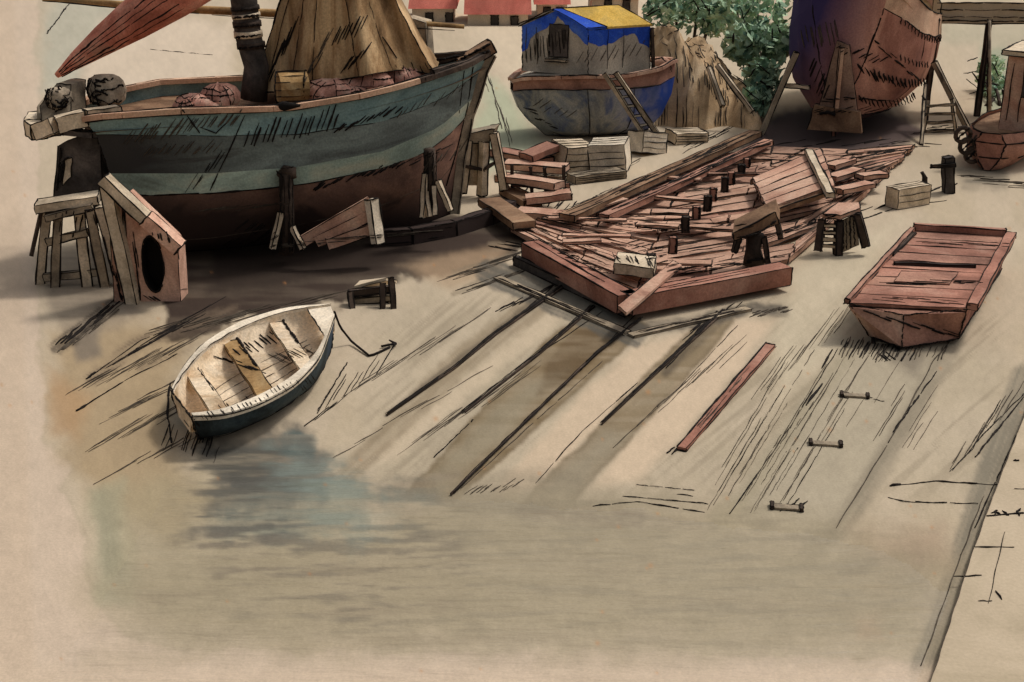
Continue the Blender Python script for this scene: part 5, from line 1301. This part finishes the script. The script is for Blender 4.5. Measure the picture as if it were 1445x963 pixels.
# blue topside
hm(175, 205, 330, 175, 26, 16, -22, 1.8, INKG); hm(345, 208, 470, 182, 16, 12, -34, 2.6); hm(470, 188, 560, 158, 12, 14, -12, 2.6)
hm(200, 220, 300, 215, 14, 14, -16, 1.3, INKG); mark([(255, 152), (282, 188)], 2.4); mark([(348, 158), (320, 220), (300, 262)], 2); mark([(282, 180), (305, 188), (322, 172)], 1.8)
hm(560, 168, 650, 130, 10, 10, -14, 1.3, INKG); hm(260, 275, 300, 240, 5, 22, -34, 1.3); mark([(294, 274), (310, 240)], 2.2)
hm(440, 268, 560, 236, 22, 14, -10, 2.6); hm(560, 238, 620, 214, 8, 16, -8, 2); hm(350, 310, 400, 330, 14, -18, 14, 1.8); hm(330, 335, 390, 345, 8, -22, 12, 1.5)
hm(270, 360, 560, 330, 18, 60, -5, 1.6, INKG); hm(270, 300, 390, 290, 14, 40, -6, 1.0, INKG); hm(250, 410, 380, 385, 10, 60, -10, 1.5, INKG)
hm(590, 250, 650, 215, 8, 14, -22, 1.6, INKG); mark([(668, 90), (660, 150), (645, 210), (630, 262)], 2.6); mark([(655, 100), (648, 160)], 1.4)
# sail
hm(480, 40, 520, 20, 10, -12, 26, 2.2); hm(495, 85, 525, 62, 9, -14, 20, 2); hm(440, 95, 470, 40, 8, -14, 26, 1.4, INKG); mark([(540, 52), (560, 82)], 2.2); hm(400, 60, 420, 20, 6, -16, 44, 2.2); hm(385, 100, 400, 60, 5, -10, 24, 2.2)
hm(560, 90, 600, 90, 5, 10, 22, 1.4)
# cabin, houseboat
hm(742, 60, 800, 40, 14, 2, 30, 1.4); hm(815, 90, 900, 80, 9, 12, -22, 1.0, INKG); hm(750, 150, 800, 165, 6, 14, -10, 1.0, INKG); hm(738, 150, 780, 185, 8, 12, 4, 1.6)
# tall ship
hm(1130, 40, 1180, 30, 10, 6, 30, 1.8, INKG); hm(1150, 80, 1170, 120, 10, -10, 24, 2); hm(1180, 70, 1240, 90, 10, 14, -8, 2); hm(1210, 90, 1300, 130, 16, 8, 14, 2.6); hm(1235, 60, 1290, 110, 10, 10, 8, 2.2)
hm(1135, 160, 1290, 160, 18, 26, -8, 1.4); hm(1150, 140, 1240, 140, 8, 26, 2, 1.8)
# shoring box, trestle, deck details
hm(188, 330, 200, 440, 12, 4, 30, 2); hm(205, 330, 232, 330, 6, 4, 14, 3); hm(205, 415, 240, 440, 9, 14, 8, 1.8); hm(80, 300, 120, 300, 6, -6, 30, 1.8); hm(130, 300, 175, 420, 14, 6, 24, 1.8)
hm(885, 345, 960, 395, 20, 26, -6, 2); hm(960, 385, 1080, 365, 18, 30, -4, 2.2); hm(1000, 320, 1040, 322, 10, 20, -4, 2); hm(1060, 240, 1130, 215, 10, 26, -10, 2); hm(770, 345, 830, 380, 12, 34, 6, 1.8); hm(820, 310, 940, 330, 14, 40, -2, 1.5)
hm(1100, 330, 1150, 310, 12, 30, -8, 1.8); hm(1180, 225, 1270, 215, 12, 26, -5, 2.4); hm(960, 260, 1040, 215, 12, 34, -16, 1.8); hm(850, 280, 1040, 200, 22, 30, -14, 1.6); hm(1050, 215, 1100, 195, 8, 26, -8, 2.2)
# dinghy side and floor
hm(262, 590, 440, 530, 30, 10, 14, 1.5); hm(300, 500, 360, 520, 8, 20, 8, 2.2); hm(330, 490, 380, 470, 10, 14, 12, 2.6); hm(380, 500, 430, 490, 12, 22, 12, 1.2, INKG); hm(256, 600, 300, 625, 12, 8, 12, 1.6)
# punt
hm(1215, 440, 1340, 470, 16, 24, 8, 2); hm(1240, 400, 1350, 395, 12, 40, 2, 1.8); hm(1290, 340, 1400, 345, 10, 40, 3, 1.2); hm(1230, 420, 1340, 425, 8, 40, 4, 1.6)
for nm, mb in acc.items():
    o = bpy.data.objects[nm]; me = o.data; org = Vector(o['base'])
    bm = bmesh.new(); bm.from_mesh(me)
    mi = []
    for mt in mb.mats:
        if mt.name not in [x.name for x in me.materials]: me.materials.append(mt)
        mi.append([x.name for x in me.materials].index(mt.name))
    vs = [bm.verts.new(p - org) for p in mb.v]
    for f, k in zip(mb.f, mb.m):
        fc = bm.faces.new([vs[i] for i in f]); fc.material_index = mi[k]; fc.smooth = True
    bm.to_mesh(me); bm.free()

# ------------------------------------------------------------------ light, sky, camera
EL, AZ = math.radians(56), math.radians(56)
sd = Vector((math.sin(AZ) * math.cos(EL), math.cos(AZ) * math.cos(EL), math.sin(EL)))
sl = bpy.data.lights.new('sun', 'SUN'); sl.energy = 2.4; sl.angle = math.radians(8); sl.color = (1, .95, .88)
so = bpy.data.objects.new('sun', sl); col.objects.link(so); so.rotation_euler = sd.to_track_quat('Z', 'Y').to_euler(); so.location = (20, 20, 40)
w = bpy.data.worlds.new('World'); scene.world = w; w.use_nodes = True
nt = w.node_tree; bg = nt.nodes['Background']
sk = nt.nodes.new('ShaderNodeTexSky'); sk.sky_type = 'NISHITA'; sk.sun_disc = False; sk.sun_elevation = EL; sk.sun_rotation = AZ
sk.air_density = 1.0; sk.dust_density = 6.0; sk.ozone_density = .5
hs = nt.nodes.new('ShaderNodeHueSaturation'); hs.inputs['Saturation'].default_value = .25
nt.links.new(sk.outputs[0], hs.inputs['Color']); nt.links.new(hs.outputs[0], bg.inputs['Color'])
bg.inputs['Strength'].default_value = .135
cd = bpy.data.cameras.new('camera'); cd.sensor_width = 36; cd.lens = 36 * F / 1445; cd.clip_end = 20000
co = bpy.data.objects.new('camera', cd); col.objects.link(co); co.location = CAM
co.rotation_euler = (math.pi / 2 - PITCH, 0, 0); scene.camera = co
vs = scene.view_settings; vs.view_transform = 'Standard'; vs.look = 'None'; vs.gamma = 1; vs.use_curve_mapping = False
vs.exposure = -.57
scene.render.resolution_x, scene.render.resolution_y = 1024, 682
scene.cycles.max_bounces = 6
